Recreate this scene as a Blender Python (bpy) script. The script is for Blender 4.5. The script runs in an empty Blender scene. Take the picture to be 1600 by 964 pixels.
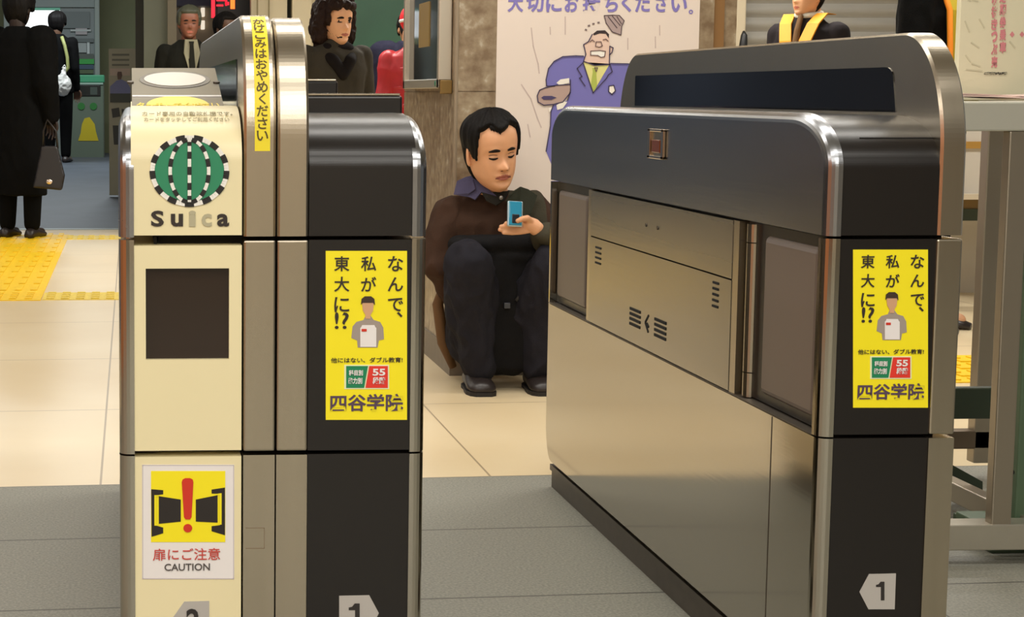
import bpy, bmesh, math, random
from mathutils import Vector, Matrix, noise
random.seed(7)
sc = bpy.context.scene
COL = sc.collection
PI = math.pi

# ------------------------------------------------------------------ camera
W, HPX = 1600, 964
F_PX, CX, CY, EYE = 2600.0, 310.0, 400.0, 1.03
YAW, PITCH = 0.0401702, 0.0976859
FW = Vector((math.sin(YAW)*math.cos(PITCH), math.cos(YAW)*math.cos(PITCH), -math.sin(PITCH)))
RT = Vector((math.cos(YAW), -math.sin(YAW), 0))
UP = RT.cross(FW)
cam_d = bpy.data.cameras.new('camera'); cam = bpy.data.objects.new('camera', cam_d); COL.objects.link(cam)
cam_d.sensor_fit = 'HORIZONTAL'; cam_d.sensor_width = 36; cam_d.lens = F_PX/W*36
cam_d.shift_x = (W/2-CX)/W; cam_d.shift_y = -(HPX/2-CY)/W
cam_d.clip_start = 0.05; cam_d.clip_end = 200
cam.matrix_world = Matrix(((RT.x, UP.x, -FW.x, 0), (RT.y, UP.y, -FW.y, 0), (RT.z, UP.z, -FW.z, EYE), (0, 0, 0, 1)))
sc.camera = cam

def ray(x, y): return FW + RT*((x-CX)/F_PX) - UP*((y-CY)/F_PX)
def aY(x, y, Y):
    r = ray(x, y); return r*(Y/r.y) + Vector((0, 0, EYE))
def aZ(x, y, z):
    r = ray(x, y); return r*((z-EYE)/r.z) + Vector((0, 0, EYE))
def aX(x, y, X):
    r = ray(x, y); return r*(X/r.x) + Vector((0, 0, EYE))

# ------------------------------------------------------------------ light
sc.view_settings.view_transform = 'Standard'; sc.view_settings.look = 'None'
sc.view_settings.gamma = 1.0; sc.view_settings.use_curve_mapping = False
sc.view_settings.exposure = 0.0
wd = bpy.data.worlds.new('world'); sc.world = wd; wd.use_nodes = True
wb = wd.node_tree.nodes['Background']; wb.inputs[0].default_value = (0.80, 0.80, 0.76, 1); wb.inputs[1].default_value = 0.30
def area(loc, sx, sy, power, col=(1.0, .96, .89), rot=(0, 0, 0)):  # overhead area light, for assumed ceiling lamps and added fills alike
    l = bpy.data.lights.new('overhead_light', 'AREA'); l.shape = 'RECTANGLE'; l.size = sx; l.size_y = sy
    l.energy = power; l.color = col
    o = bpy.data.objects.new('overhead_light', l); COL.objects.link(o); o.location = loc; o.rotation_euler = rot
    return o
area((0.6, -4.2, 2.75), 4.0, 0.35, 90)  # added fill behind the camera, brightens the gate fronts
area((0.6, -2.4, 2.75), 4.0, 0.35, 90)  # second added fill for the upright front faces
area((0.6, -0.6, 2.75), 3.6, 0.35, 80)
area((0.6, 1.2, 2.75), 3.0, 0.30, 36)
area((1.0, 3.4, 2.75), 3.4, 0.30, 40)
area((0.9, 5.0, 2.75), 3.4, 0.30, 52)
area((-1.2, 7.2, 2.75), 2.0, 0.30, 22)
area((3.6, 6.6, 2.75), 2.0, 0.30, 60)  # added fill for the desk area at right
area((3.0, 9.9, 2.75), 4.0, 0.30, 150)  # added to brighten the shutter
area((0.6, 10.6, 2.75), 2.4, 0.30, 45)
area((-0.8, 18.2, 3.0), 2.4, 0.30, 110, (.86, .95, 1.0))

# ------------------------------------------------------------------ materials
def lin(c):
    return tuple((v/255/12.92 if v/255 <= .04045 else ((v/255+.055)/1.055)**2.4) for v in c)+(1,)
MATS = {}
def mat(name, c, rough=.5, metal=0, var=0, vscale=20, bump=0, bscale=60, spec=.5, emit=0, coat=0, stretch=None, alpha=1, rvar=0):
    if name in MATS: return MATS[name]
    m = bpy.data.materials.new(name); m.use_nodes = True; nt = m.node_tree; b = nt.nodes['Principled BSDF']
    col = lin(c); b.inputs['Base Color'].default_value = col
    b.inputs['Roughness'].default_value = rough; b.inputs['Metallic'].default_value = metal
    b.inputs['Specular IOR Level'].default_value = spec; b.inputs['Coat Weight'].default_value = coat
    b.inputs['Alpha'].default_value = alpha
    tc = nt.nodes.new('ShaderNodeTexCoord'); mp = nt.nodes.new('ShaderNodeMapping')
    if stretch: mp.inputs['Scale'].default_value = stretch
    nt.links.new(tc.outputs['Object'], mp.inputs[0])
    if var or rvar:
        n = nt.nodes.new('ShaderNodeTexNoise'); n.inputs['Scale'].default_value = vscale; n.inputs['Detail'].default_value = 5
        nt.links.new(mp.outputs[0], n.inputs['Vector'])
        if var:
            r = nt.nodes.new('ShaderNodeMapRange'); r.inputs[1].default_value = .25; r.inputs[2].default_value = .75
            r.inputs[3].default_value = 1-var; r.inputs[4].default_value = 1+var
            nt.links.new(n.outputs[0], r.inputs[0])
            h = nt.nodes.new('ShaderNodeHueSaturation'); h.inputs['Color'].default_value = col
            nt.links.new(r.outputs[0], h.inputs['Value']); nt.links.new(h.outputs[0], b.inputs['Base Color'])
        if rvar:
            r2 = nt.nodes.new('ShaderNodeMapRange'); r2.inputs[1].default_value = .3; r2.inputs[2].default_value = .7
            r2.inputs[3].default_value = max(rough-rvar, .03); r2.inputs[4].default_value = rough+rvar
            nt.links.new(n.outputs[0], r2.inputs[0]); nt.links.new(r2.outputs[0], b.inputs['Roughness'])
    if bump:
        n2 = nt.nodes.new('ShaderNodeTexNoise'); n2.inputs['Scale'].default_value = bscale; n2.inputs['Detail'].default_value = 4
        nt.links.new(mp.outputs[0], n2.inputs['Vector'])
        bp = nt.nodes.new('ShaderNodeBump'); bp.inputs['Strength'].default_value = bump; bp.inputs['Distance'].default_value = .01
        nt.links.new(n2.outputs[0], bp.inputs['Height']); nt.links.new(bp.outputs[0], b.inputs['Normal'])
    if emit:
        b.inputs['Emission Color'].default_value = col; b.inputs['Emission Strength'].default_value = emit
    MATS[name] = m; return m
steel = mat('brushed_steel', (180, 174, 162), .11, 1, rvar=.03, vscale=3, bump=.004, bscale=120, stretch=(1, .04, 1))
steel_mid = mat('brushed_steel_mid', (160, 156, 148), .26, 1, rvar=.05, vscale=3, bump=.012, bscale=120, stretch=(1, .04, 1))
steel_v = mat('brushed_steel_bright', (184, 174, 156), .27, 1, var=.04, vscale=40, stretch=(1, 1, .03))
steel_side = mat('side_panel_steel', (158, 160, 164), .25, 1, rvar=.04, vscale=4, bump=.01, bscale=90, stretch=(1, .05, 1))
rim_m = mat('rim_steel', (214, 196, 172), .18, 1)
blackm = mat('black_cover', (23, 19, 17), .30, 0, spec=.5)
darkm = mat('dark_gap', (12, 11, 10), .8)
creamm = mat('cream_cover', (232, 221, 178), .38, var=.015, vscale=6)
plinthm = mat('plinth_metal', (88, 80, 70), .45, .5, var=.12, vscale=30)
flapm = mat('door_flap', (112, 98, 88), .42, 0, spec=.6)
glassdark = mat('dark_window', (10, 10, 13), .08, 0, spec=.35)
yel = mat('sticker_yellow', (246, 230, 20), .5)
inkb = mat('ink_black', (45, 36, 30), .6)
inkp = mat('ink_purple', (82, 62, 84), .6)
white = mat('sticker_white', (232, 228, 226), .5)
redm = mat('ink_red', (206, 48, 26), .5)
greyp = mat('plate_grey', (178, 174, 168), .4)

# ------------------------------------------------------------------ builders
def worldloc(o):
    v = Vector((0, 0, 0))
    while o: v += o.location; o = o.parent
    return v
def obj(name, bm, m, parent=None, smooth=False, local=False):
    me = bpy.data.meshes.new(name)
    if parent is not None and not local: bmesh.ops.translate(bm, verts=bm.verts, vec=-worldloc(parent))
    bm.to_mesh(me); bm.free()
    o = bpy.data.objects.new(name, me); COL.objects.link(o)
    for mm in (m if isinstance(m, (list, tuple)) else [m]): me.materials.append(mm)
    if parent is not None: o.parent = parent
    if smooth: me.shade_smooth()
    return o
def thing(name, label, cat, loc=(0, 0, 0), group=None, rotz=0):
    o = bpy.data.objects.new(name, None); COL.objects.link(o); o.location = loc; o.rotation_euler = (0, 0, rotz)
    o.empty_display_size = .1
    return tag(o, label, cat, group)
def tag(o, label, cat, group=None):
    o['label'] = label; o['category'] = cat
    if group: o['group'] = group
    return o
def struct(name, bm, m, smooth=False):
    o = obj(name, bm, m, None, smooth); o['kind'] = 'structure'; return o
def B(): return bmesh.new()
def box(bm, x0, x1, y0, y1, z0, z1, bev=0, seg=2):
    vs = [bm.verts.new((x, y, z)) for x in (x0, x1) for y in (y0, y1) for z in (z0, z1)]
    fs = [bm.faces.new([vs[i] for i in q]) for q in ((0, 1, 3, 2), (4, 6, 7, 5), (0, 4, 5, 1), (2, 3, 7, 6), (0, 2, 6, 4), (1, 5, 7, 3))]
    if bev:
        es = set(e for f in fs for e in f.edges)
        bmesh.ops.bevel(bm, geom=list(es), offset=bev, segments=seg, profile=.5, affect='EDGES')
    return bm
def rings(bm, rr, cap=True):
    R = [[bm.verts.new(p) for p in r] for r in rr]
    for a, b in zip(R, R[1:]):
        n = len(a)
        for i in range(n):
            bm.faces.new((a[i], a[(i+1) % n], b[(i+1) % n], b[i]))
    if cap:
        bm.faces.new(R[0][::-1]); bm.faces.new(R[-1])
    bmesh.ops.recalc_face_normals(bm, faces=bm.faces)
    return bm
def prism_x(bm, poly, x0, x1): return rings(bm, [[(x, y, z) for y, z in poly] for x in (x0, x1)])
def prism_y(bm, poly, y0, y1): return rings(bm, [[(x, y, z) for x, z in poly] for y in (y0, y1)])
def tube(bm, pts, r, n=10, close=True):
    pts = [Vector(p) for p in pts]; rr = []
    rad = r if isinstance(r, (list, tuple)) else [r]*len(pts)
    ref = None
    for i, p in enumerate(pts):
        t = (pts[min(i+1, len(pts)-1)]-pts[max(i-1, 0)]).normalized()
        if ref is None: ref = t.orthogonal().normalized()
        ref = (ref-t*ref.dot(t)).normalized(); b2 = t.cross(ref)
        rr.append([p+(ref*math.cos(2*PI*k/n)+b2*math.sin(2*PI*k/n))*rad[i] for k in range(n)])
    return rings(bm, rr, close)
def mirror_poly(poly): return poly

# flat prints, laid on a plane y = Y (facing the camera side)
def flat(bm, pts, Y, th=.0006):
    """pts: (x, z) metres"""
    return prism_y(bm, pts, Y, Y+th)
def flat_px(bm, pts, Y, th=.0006):
    q = [aY(x, y, Y) for x, y in pts]
    return flat(bm, [(p.x, p.z) for p in q], Y, th)
def rect_px(bm, x0, y0, x1, y1, Y, th=.0006): return flat_px(bm, [(x0, y0), (x1, y0), (x1, y1), (x0, y1)], Y, th)
def stroke_px(bm, pts, w, Y, th=.0006, ext=.3):
    P = [aY(x, y, Y) for x, y in pts]
    for a, b in zip(P, P[1:]):
        d = Vector((b.x-a.x, b.z-a.z));
        if d.length < 1e-6: continue
        d.normalize(); n = Vector((-d.y, d.x))*w/2; e = d*w*ext
        flat(bm, [(a.x+n.x-e.x, a.z+n.y-e.y), (b.x+n.x+e.x, b.z+n.y+e.y), (b.x-n.x+e.x, b.z-n.y+e.y), (a.x-n.x-e.x, a.z-n.y-e.y)], Y, th)
def text_bm(s, bold=0.0, ext=.002, shear=0):
    c = bpy.data.curves.new('t', 'FONT'); c.body = s; c.size = 1; c.offset = bold; c.extrude = ext; c.resolution_u = 3; c.shear = shear
    o = bpy.data.objects.new('t', c); COL.objects.link(o)
    bpy.context.view_layer.update()
    dg = bpy.context.evaluated_depsgraph_get()
    me = bpy.data.meshes.new_from_object(o.evaluated_get(dg))
    bm = bmesh.new(); bm.from_mesh(me)
    bpy.data.objects.remove(o); bpy.data.curves.remove(c); bpy.data.meshes.remove(me)
    return bm
def put_text(bm, s, x0, x1, z0, z1, Y, bold=0.0, keep=False, th=.0006, mtx=None):
    """fit the glyphs of s into the box x0..x1, z0..z1 on plane Y"""
    t = text_bm(s, bold)
    if not t.verts: t.free(); return
    ax = min(v.co.x for v in t.verts); bx = max(v.co.x for v in t.verts)
    ay = min(v.co.y for v in t.verts); by = max(v.co.y for v in t.verts)
    sx = (x1-x0)/max(bx-ax, 1e-5); sz = (z1-z0)/max(by-ay, 1e-5)
    if keep: sx = sz = min(sx, sz)
    cx, cz = (x0+x1)/2, (z0+z1)/2
    vm = {}
    for v in t.verts:
        p = Vector((cx+(v.co.x-(ax+bx)/2)*sx, Y-(th if v.co.z > 0 else 0), cz+(v.co.y-(ay+by)/2)*sz))
        if mtx: p = mtx @ p
        vm[v] = bm.verts.new(p)
    for f in t.faces:
        try: bm.faces.new([vm[v] for v in f.verts])
        except ValueError: pass
    t.free()
def text_px(bm, s, x0, y0, x1, y1, Y, bold=0.0, keep=False, th=.0006):
    a = aY(x0, y1, Y); b = aY(x1, y0, Y); put_text(bm, s, a.x, b.x, a.z, b.z, Y, bold, keep, th)
def column_px(bm, s, xc, y0, step, size, Y, bold=0.0, th=.0006):
    """vertical writing: characters one below another"""
    for i, ch in enumerate(s):
        if ch == ' ': continue
        y = y0+i*step
        if ch in '、。': text_px(bm, ch, xc+size*.05, y-size*.45, xc+size*.4, y-size*.1, Y, bold, True, th)
        else: text_px(bm, ch, xc-size/2, y-size/2, xc+size/2, y+size/2, Y, bold, True, th)

# ------------------------------------------------------------------ setting: floor and ramp
def floor_material():
    m = bpy.data.materials.new('station_floor'); m.use_nodes = True; nt = m.node_tree; b = nt.nodes['Principled BSDF']
    N = nt.nodes.new; L = nt.links.new
    g = N('ShaderNodeNewGeometry'); sp = N('ShaderNodeSeparateXYZ'); L(g.outputs['Position'], sp.inputs[0])
    def math_(op, a, bb=None, c=None):
        n = N('ShaderNodeMath'); n.operation = op
        for i, v in enumerate((a, bb, c)):
            if v is None: continue
            if isinstance(v, (int, float)): n.inputs[i].default_value = v
            else: L(v, n.inputs[i])
        return n.outputs[0]
    # d = y - (4.326 + .053 x): beyond it the cream tiles, nearer the grey slabs
    d = math_('SUBTRACT', sp.outputs[1], math_('MULTIPLY_ADD', sp.outputs[0], .053, 4.326))
    cream = math_('GREATER_THAN', d, 0.0)
    def joint(v, period, off, w):
        f = math_('FRACT', math_('DIVIDE', math_('SUBTRACT', v, off), period))
        return math_('MAXIMUM', math_('LESS_THAN', f, w/period), math_('GREATER_THAN', f, 1-w/period))
    jc = math_('MAXIMUM', joint(d, 1.05, .0, .003), joint(sp.outputs[0], 1.05, -.085, .003))
    jg = math_('MAXIMUM', joint(d, .53, 0.0, .0035), joint(sp.outputs[0], 1.06, .55, .0025))
    noi = N('ShaderNodeTexNoise'); noi.inputs['Scale'].default_value = 1.4; noi.inputs['Detail'].default_value = 6; L(g.outputs['Position'], noi.inputs['Vector'])
    fine = N('ShaderNodeTexNoise'); fine.inputs['Scale'].default_value = 170; fine.inputs['Detail'].default_value = 3; L(g.outputs['Position'], fine.inputs['Vector'])
    rc = N('ShaderNodeValToRGB'); rc.color_ramp.elements[0].position = .3; rc.color_ramp.elements[1].position = .7
    rc.color_ramp.elements[0].color = lin((226, 204, 164)); rc.color_ramp.elements[1].color = lin((236, 218, 182)); L(noi.outputs[0], rc.inputs[0])
    rg = N('ShaderNodeValToRGB'); rg.color_ramp.elements[0].position = .35; rg.color_ramp.elements[1].position = .65
    rg.color_ramp.elements[0].color = lin((118, 118, 108)); rg.color_ramp.elements[1].color = lin((146, 144, 132)); L(fine.outputs[0], rg.inputs[0])
    def mix(fac, a, bb):
        n = N('ShaderNodeMix'); n.data_type = 'RGBA'; L(fac, n.inputs[0])
        for i, v in ((6, a), (7, bb)):
            if isinstance(v, tuple): n.inputs[i].default_value = v
            else: L(v, n.inputs[i])
        return n.outputs[2]
    c1 = mix(jc, rc.outputs[0], lin((170, 150, 120)))
    c2 = mix(jg, rg.outputs[0], lin((82, 80, 74)))
    L(mix(cream, c2, c1), b.inputs['Base Color'])
    L(math_('MULTIPLY_ADD', cream, -.22, .52), b.inputs['Roughness'])
    return m
floor_m = floor_material()
bm = B(); box(bm, -5, 9, -6, 12.62, -.1, 0); struct('floor', bm, floor_m)
rampm = mat('street_asphalt', (74, 80, 88), .55, var=.18, vscale=3, bump=.05, bscale=50)
bm = B(); prism_x(bm, [(12.62, -.1), (12.62, .0), (18.6, .235), (26, .235), (26, -.1)], -6, 4); o = struct('street_ramp', bm, rampm)
bm = B(); box(bm, -6, 4, 12.56, 12.66, -.02, .004); struct('trim_1', bm, mat('threshold_steel', (140, 145, 142), .4, .6))
# tactile paving: yellow slabs with raised bars and dots
tacm = mat('tactile_yellow', (238, 196, 20), .55, var=.08, vscale=30)
bm = B()
box(bm, -1.03, -.455, 8.25, 12.1, 0, .004)
for r in range(12):
    y0 = 8.62+r*.3
    if y0 > 12: break
    for k in range(7):
        x0 = -1.01+k*.08
        box(bm, x0, x0+.035, y0-.3+.33, y0+.26, .004, .009)
for k in range(7):
    for j in range(4):
        x0 = -1.01+k*.079; y0 = 8.29+j*.075
        box(bm, x0, x0+.035, y0, y0+.05, .004, .009)
o = struct('tactile_paving', bm, tacm)
tac2 = mat('tactile_yellow_worn', (226, 200, 84), .6, var=.15, vscale=60)
bm = B(); box(bm, -.45, 1.05, 8.27, 8.57, 0, .003)
for k in range(20):
    for j in range(4):
        x0 = -.43+k*.075; box(bm, x0, x0+.04, 8.29+j*.075, 8.33+j*.075, .003, .009)
struct('tactile_paving', bm, tac2)
bm = B(); box(bm, -.5, 1.05, 11.72, 12.02, 0, .003)
for k in range(20):
    for j in range(4):
        x0 = -.46+k*.075; box(bm, x0, x0+.04, 11.74+j*.075, 11.78+j*.075, .003, .009)
struct('tactile_paving', bm, tac2)
bm = B(); box(bm, 2.9, 4.6, 5.75, 6.35, 0, .004)
for k in range(20):
    for j in range(7): box(bm, 2.93+k*.08, 2.97+k*.08, 5.78+j*.08, 5.82+j*.08, .004, .009)
struct('tactile_paving', bm, tacm)
# ceiling and walls that close the hall
ceilm = mat('ceiling_paint', (170, 166, 154), .8)
bm = B(); box(bm, -5, 9, -6, 12.8, 2.82, 2.95); struct('ceiling', bm, ceilm)
bm = B(); box(bm, -5, 9, -6.1, -6, 0, 2.82); struct('wall_back', bm, mat('hall_wall', (196, 180, 156), .7))
bm = B(); box(bm, -3.7, -3.6, 3.4, 21, 0, 2.82); struct('wall_left', bm, mat('hall_side_wall', (116, 122, 138), .6, var=.2, vscale=1.2))
bm = B(); box(bm, -3.7, -3.6, -6, 3.4, 0, 2.82); struct('wall_left', bm, mat('hall_reflect_wall', (196, 124, 78), .5, var=.1, vscale=2))  # unseen wall; orange tone added for copper reflections on the gate rims
area((-2.6, 9.5, 2.75), .3, 6.0, 50)  # added light on the unseen side wall, for the steel to reflect
area((-2.6, 0.5, 2.75), .3, 5.0, 85)  # added light on the orange wall, strengthens the rim reflections

# ------------------------------------------------------------------ ticket gates
YN = 2.56
XS = 1.088
YF = aX(856, 400, XS).y
LEN = YF-YN
SZ = (.0, .0)
def prof(zb, zt, rh, rd, inset=0.0, y0=YN, y1=None, n=40):
    """open-bottomed gate profile in (y, z): front up, over the curved corner, flat, down the far end"""
    y1 = YF if y1 is None else y1
    p = [(y0+inset, zb)]
    for k in range(n+1):
        a = PI/2*k/n
        p.append((y0+inset+(rd-inset*.5)*(1-math.cos(a)), zt-rh+(rh-inset)*math.sin(a)))
    for k in range(n+1):
        a = PI/2*(1-k/n)
        p.append((y1-inset-(rd-inset*.5)*(1-math.cos(a)), zt-rh+(rh-inset)*math.sin(a)))
    p.append((y1-inset, zb))
    return p
def lowprof(zb, zt, inset=0.0, y0=YN, y1=None, n=6, rb=.10):
    y1 = YF if y1 is None else y1
    p = []
    for k in range(n+1):
        a = PI/2*k/n; p.append((y0+inset+rb*.55*(1-math.sin(a)), zb+rb*(1-math.cos(a))))
    p += [(y0+inset, zt), (y1-inset, zt)]
    for k in range(n+1):
        a = PI/2*(1-k/n); p.append((y1-inset-rb*.55*(1-math.sin(a)), zb+rb*(1-math.cos(a))))
    return p
def lip(fn, X, s, R=.017, T=.024, n=5):
    """ring stack whose outer edge is rounded; outer face at X, body going in direction s"""
    rr = []
    for k in range(n+1):
        a = PI/2*k/n
        ins = R*(1-math.sin(a)); x = X+s*R*(1-math.cos(a))
        rr.append([(x, y, z) for y, z in fn(ins)])
    rr.append([(X+s*T, y, z) for y, z in fn(0)])
    return rr
def gate_side(root, X, s, z1, z2, zt, full=True):
    """aisle-side skin; outer face at X, s = +1 when the body lies towards +X"""
    bm = B(); rings(bm, lip(lambda i: prof(z1+.002, zt, .085, .15, i), X, s)); obj('upper_side_panel', bm, [steel_side], root)
    bm = B(); rings(bm, lip(lambda i: lowprof(.075, z2-.003, i), X, s)); obj('lower_side_panel', bm, [steel], root)
    # hairline joint of the lower panel
    y = YN+.19
    bm = B(); box(bm, min(X-s*.0008, X), max(X-s*.0008, X), y, y+.0018, .08, z2-.004); obj('panel_joint', bm, plinthm, root)
    def bx(name, ya, yb, za, zb, xin, xout, m, bev=0.0):
        bm = B(); xa, xb = X+s*xin, X+s*xout; box(bm, min(xa, xb), max(xa, xb), ya, yb, za, zb, bev, 3); return obj(name, bm, m, root)
    Yp = lambda px: aX(px, 400, XS).y
    # end posts either side of the band
    for ya, yb, sg in ((YN, Yp(1278), 1), (YF-.028, YF, -1)):
        bm = B()
        fn = (lambda i, ya=ya, yb=yb, sg=sg: [(ya+(i if sg > 0 else 0), z2), (yb-(0 if sg > 0 else i), z2), (yb-(0 if sg > 0 else i), z1-.002), (ya+(i if sg > 0 else 0), z1-.002)])
        rings(bm, lip(fn, X, s)); obj('end_post', bm, steel, root)
    bx('recess_back', Yp(1278), YF-.03, z2, z1, .055, .06, darkm)
    bx('recess_floor', Yp(1278), YF-.03, z2-.002, z2, .0, .06, plinthm)
    ya, yb = Yp(1143), Yp(921)
    zs = .692
    bx('cover_panel', ya, yb, zs+.0015, z1-.004, .001, .05, steel_mid)
    acc = bx('access_panel', ya, yb, z2+.002, zs-.0015, .001, .05, steel_mid)
    bx('cover_frame', yb+.001, yb+.028, z2, z1-.003, .003, .05, steel_v)
    bx('cover_frame', ya-.03, ya-.001, z2, z1-.003, .002, .05, steel_v)
    # hinge post
    yc = Yp(1161)
    bm = B(); x0 = X+s*.020
    for za_, zb_ in ((z2+.002, z2+.045), (z2+.047, z1-.040), (z1-.038, z1-.006)): tube(bm, [(x0, yc, za_), (x0, yc, zb_)], .0135, 20)
    obj('hinge_post', bm, steel_v, root)
    # door flaps
    f1 = bx('door_flap', Yp(1268), Yp(1182), z2+.018, z1-.020, .012, .040, flapm, .012)
    f2 = bx('door_flap', Yp(908), YF-.045, z2+.018, z1-.022, .012, .040, flapm, .012)
    # vent slots
    def slots(yc, w, zc, n, gap=.011, h=.0045):
        bm = B()
        for k in range(n):
            z = zc+(n/2-.5-k)*gap
            box(bm, min(X-s*.0002, X+s*.002), max(X-s*.0002, X+s*.002), yc-w/2, yc+w/2, z-h/2, z+h/2)
        v = obj('vent_slots', bm, darkm, acc); v.location = (0, 0, 0)
        return v
    slots(Yp(1119), .030, .655, 5); slots(Yp(934), .045, .652, 4, .012)
    slots(Yp(994), .075, .545, 4, .011, .006); slots(Yp(1034), .075, .545, 4, .011, .006)
    # little round pins above
    bm = B()
    for px in (1008, 1026):
        y = Yp(px); tube(bm, [(X+s*.002, y, .752), (X-s*.001, y, .752)], .004, 10)
    obj('sensor_pin', bm, plinthm, root)
    # arrow mark between the slots
    bm = B(); y = Yp(1013); X2 = X-s*.0002
    for (ya_, za_, yb_, zb_) in ((y+.012, .545, y-.01, .563), (y+.012, .545, y-.01, .527), (y+.000, .545, y-.012, .538)):
        d = Vector((yb_-ya_, zb_-za_)).normalized(); nn = Vector((-d.y, d.x))*.0022
        prism_x(bm, [(ya_+nn.x, za_+nn.y), (yb_+nn.x, zb_+nn.y), (yb_-nn.x, zb_-nn.y), (ya_-nn.x, za_-nn.y)], min(X2, X2+s*.001), max(X2, X2+s*.001))
    obj('arrow_mark', bm, darkm, acc)
def latch(root, X, s):
    yc = aX(1023, 400, XS).y; zc = .925; w, h = .052, .062
    bm = B()
    for (a, b2, c, d) in ((-w, w, h-.012, h), (-w, w, -h, -h+.014), (-w, -w+.016, -h, h), (w-.016, w, -h, h)):
        box(bm, min(X-s*.006, X+s*.002), max(X-s*.006, X+s*.002), yc+a, yc+b2, zc+c*.5, zc+d*.5, .0015, 2)
    l = obj('sensor_window', bm, rim_m, root)
    bm = B(); box(bm, min(X-s*.001, X+s*.002), max(X-s*.001, X+s*.002), yc-w, yc+w, zc-h*.5, zc+h*.5); obj('bezel_plate', bm, steel_v, l)
    bm = B(); box(bm, min(X-s*.0045, X), max(X-s*.0045, X), yc-w*.5, yc+w*.5, zc-h*.3, zc+h*.14, .002, 2); obj('amber_lens', bm, mat('amber_lens', (120, 62, 34), .15), l)
def plinth(root, x0, x1):
    bm = B(); box(bm, x0, x1, YN+.05, YF-.04, 0, .055); box(bm, x0-.004, x1+.004, YN+.045, YF-.035, .045, .06)
    box(bm, x0+.012, x1-.012, YN+.06, YF-.06, .06, .085)
    obj('plinth', bm, plinthm, root)
def fin(root, x0, x1, z1, z2, zt, rear=True, bev=.004):
    def fn(lo):
        return lambda i: prof(lo, zt, .19, .14, i)
    rr = [[(x0, y, z) for y, z in prof(z1+.003, zt, .19, .14, bev)], [(x0+bev, y, z) for y, z in prof(z1+.003, zt, .19, .14, 0)],
          [(x1-bev, y, z) for y, z in prof(z1+.003, zt, .19, .14, 0)], [(x1, y, z) for y, z in prof(z1+.003, zt, .19, .14, bev)]]
    bm = B(); rings(bm, rr); f = obj('upper_guard', bm, steel_v, root)
    bm = B(); box(bm, x0, x1, YN, YF, z2+.003, z1-.003, .003, 2); obj('middle_guard', bm, steel_v, root)
    bm = B(); prism_x(bm, lowprof(.075, z2-.003), x0, x1); obj('lower_guard', bm, steel_v, root)
    return f
def front_cover(root, name, x0, x1, z1, z2, zt, m, gap=.003, off=.003, hole=None, zgap=None):
    g = zgap or gap
    bm = B(); prism_x(bm, prof(z1+gap, zt, .085, .15, off), x0, x1); a = obj('upper_'+name, bm, m, root)
    bm = B()
    if hole:
        hx0, hx1, hz0, hz1 = hole; y0, y1 = YN+off, YN+off+.03
        box(bm, x0, hx0, y0, y1, z2+gap, z1-g); box(bm, hx1, x1, y0, y1, z2+gap, z1-g)
        box(bm, hx0, hx1, y0, y1, hz1, z1-g); box(bm, hx0, hx1, y0, y1, z2+gap, hz0)
        box(bm, x0, x1, y1, YF-off, z2+gap, z1-g)
    else: box(bm, x0, x1, YN+off, YF-off, z2+gap, z1-g)
    b = obj('middle_'+name, bm, m, root)
    bm = B(); prism_x(bm, lowprof(.075, z2-gap, off), x0, x1); c = obj('lower_'+name, bm, m, root)
    return a, b, c
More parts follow.
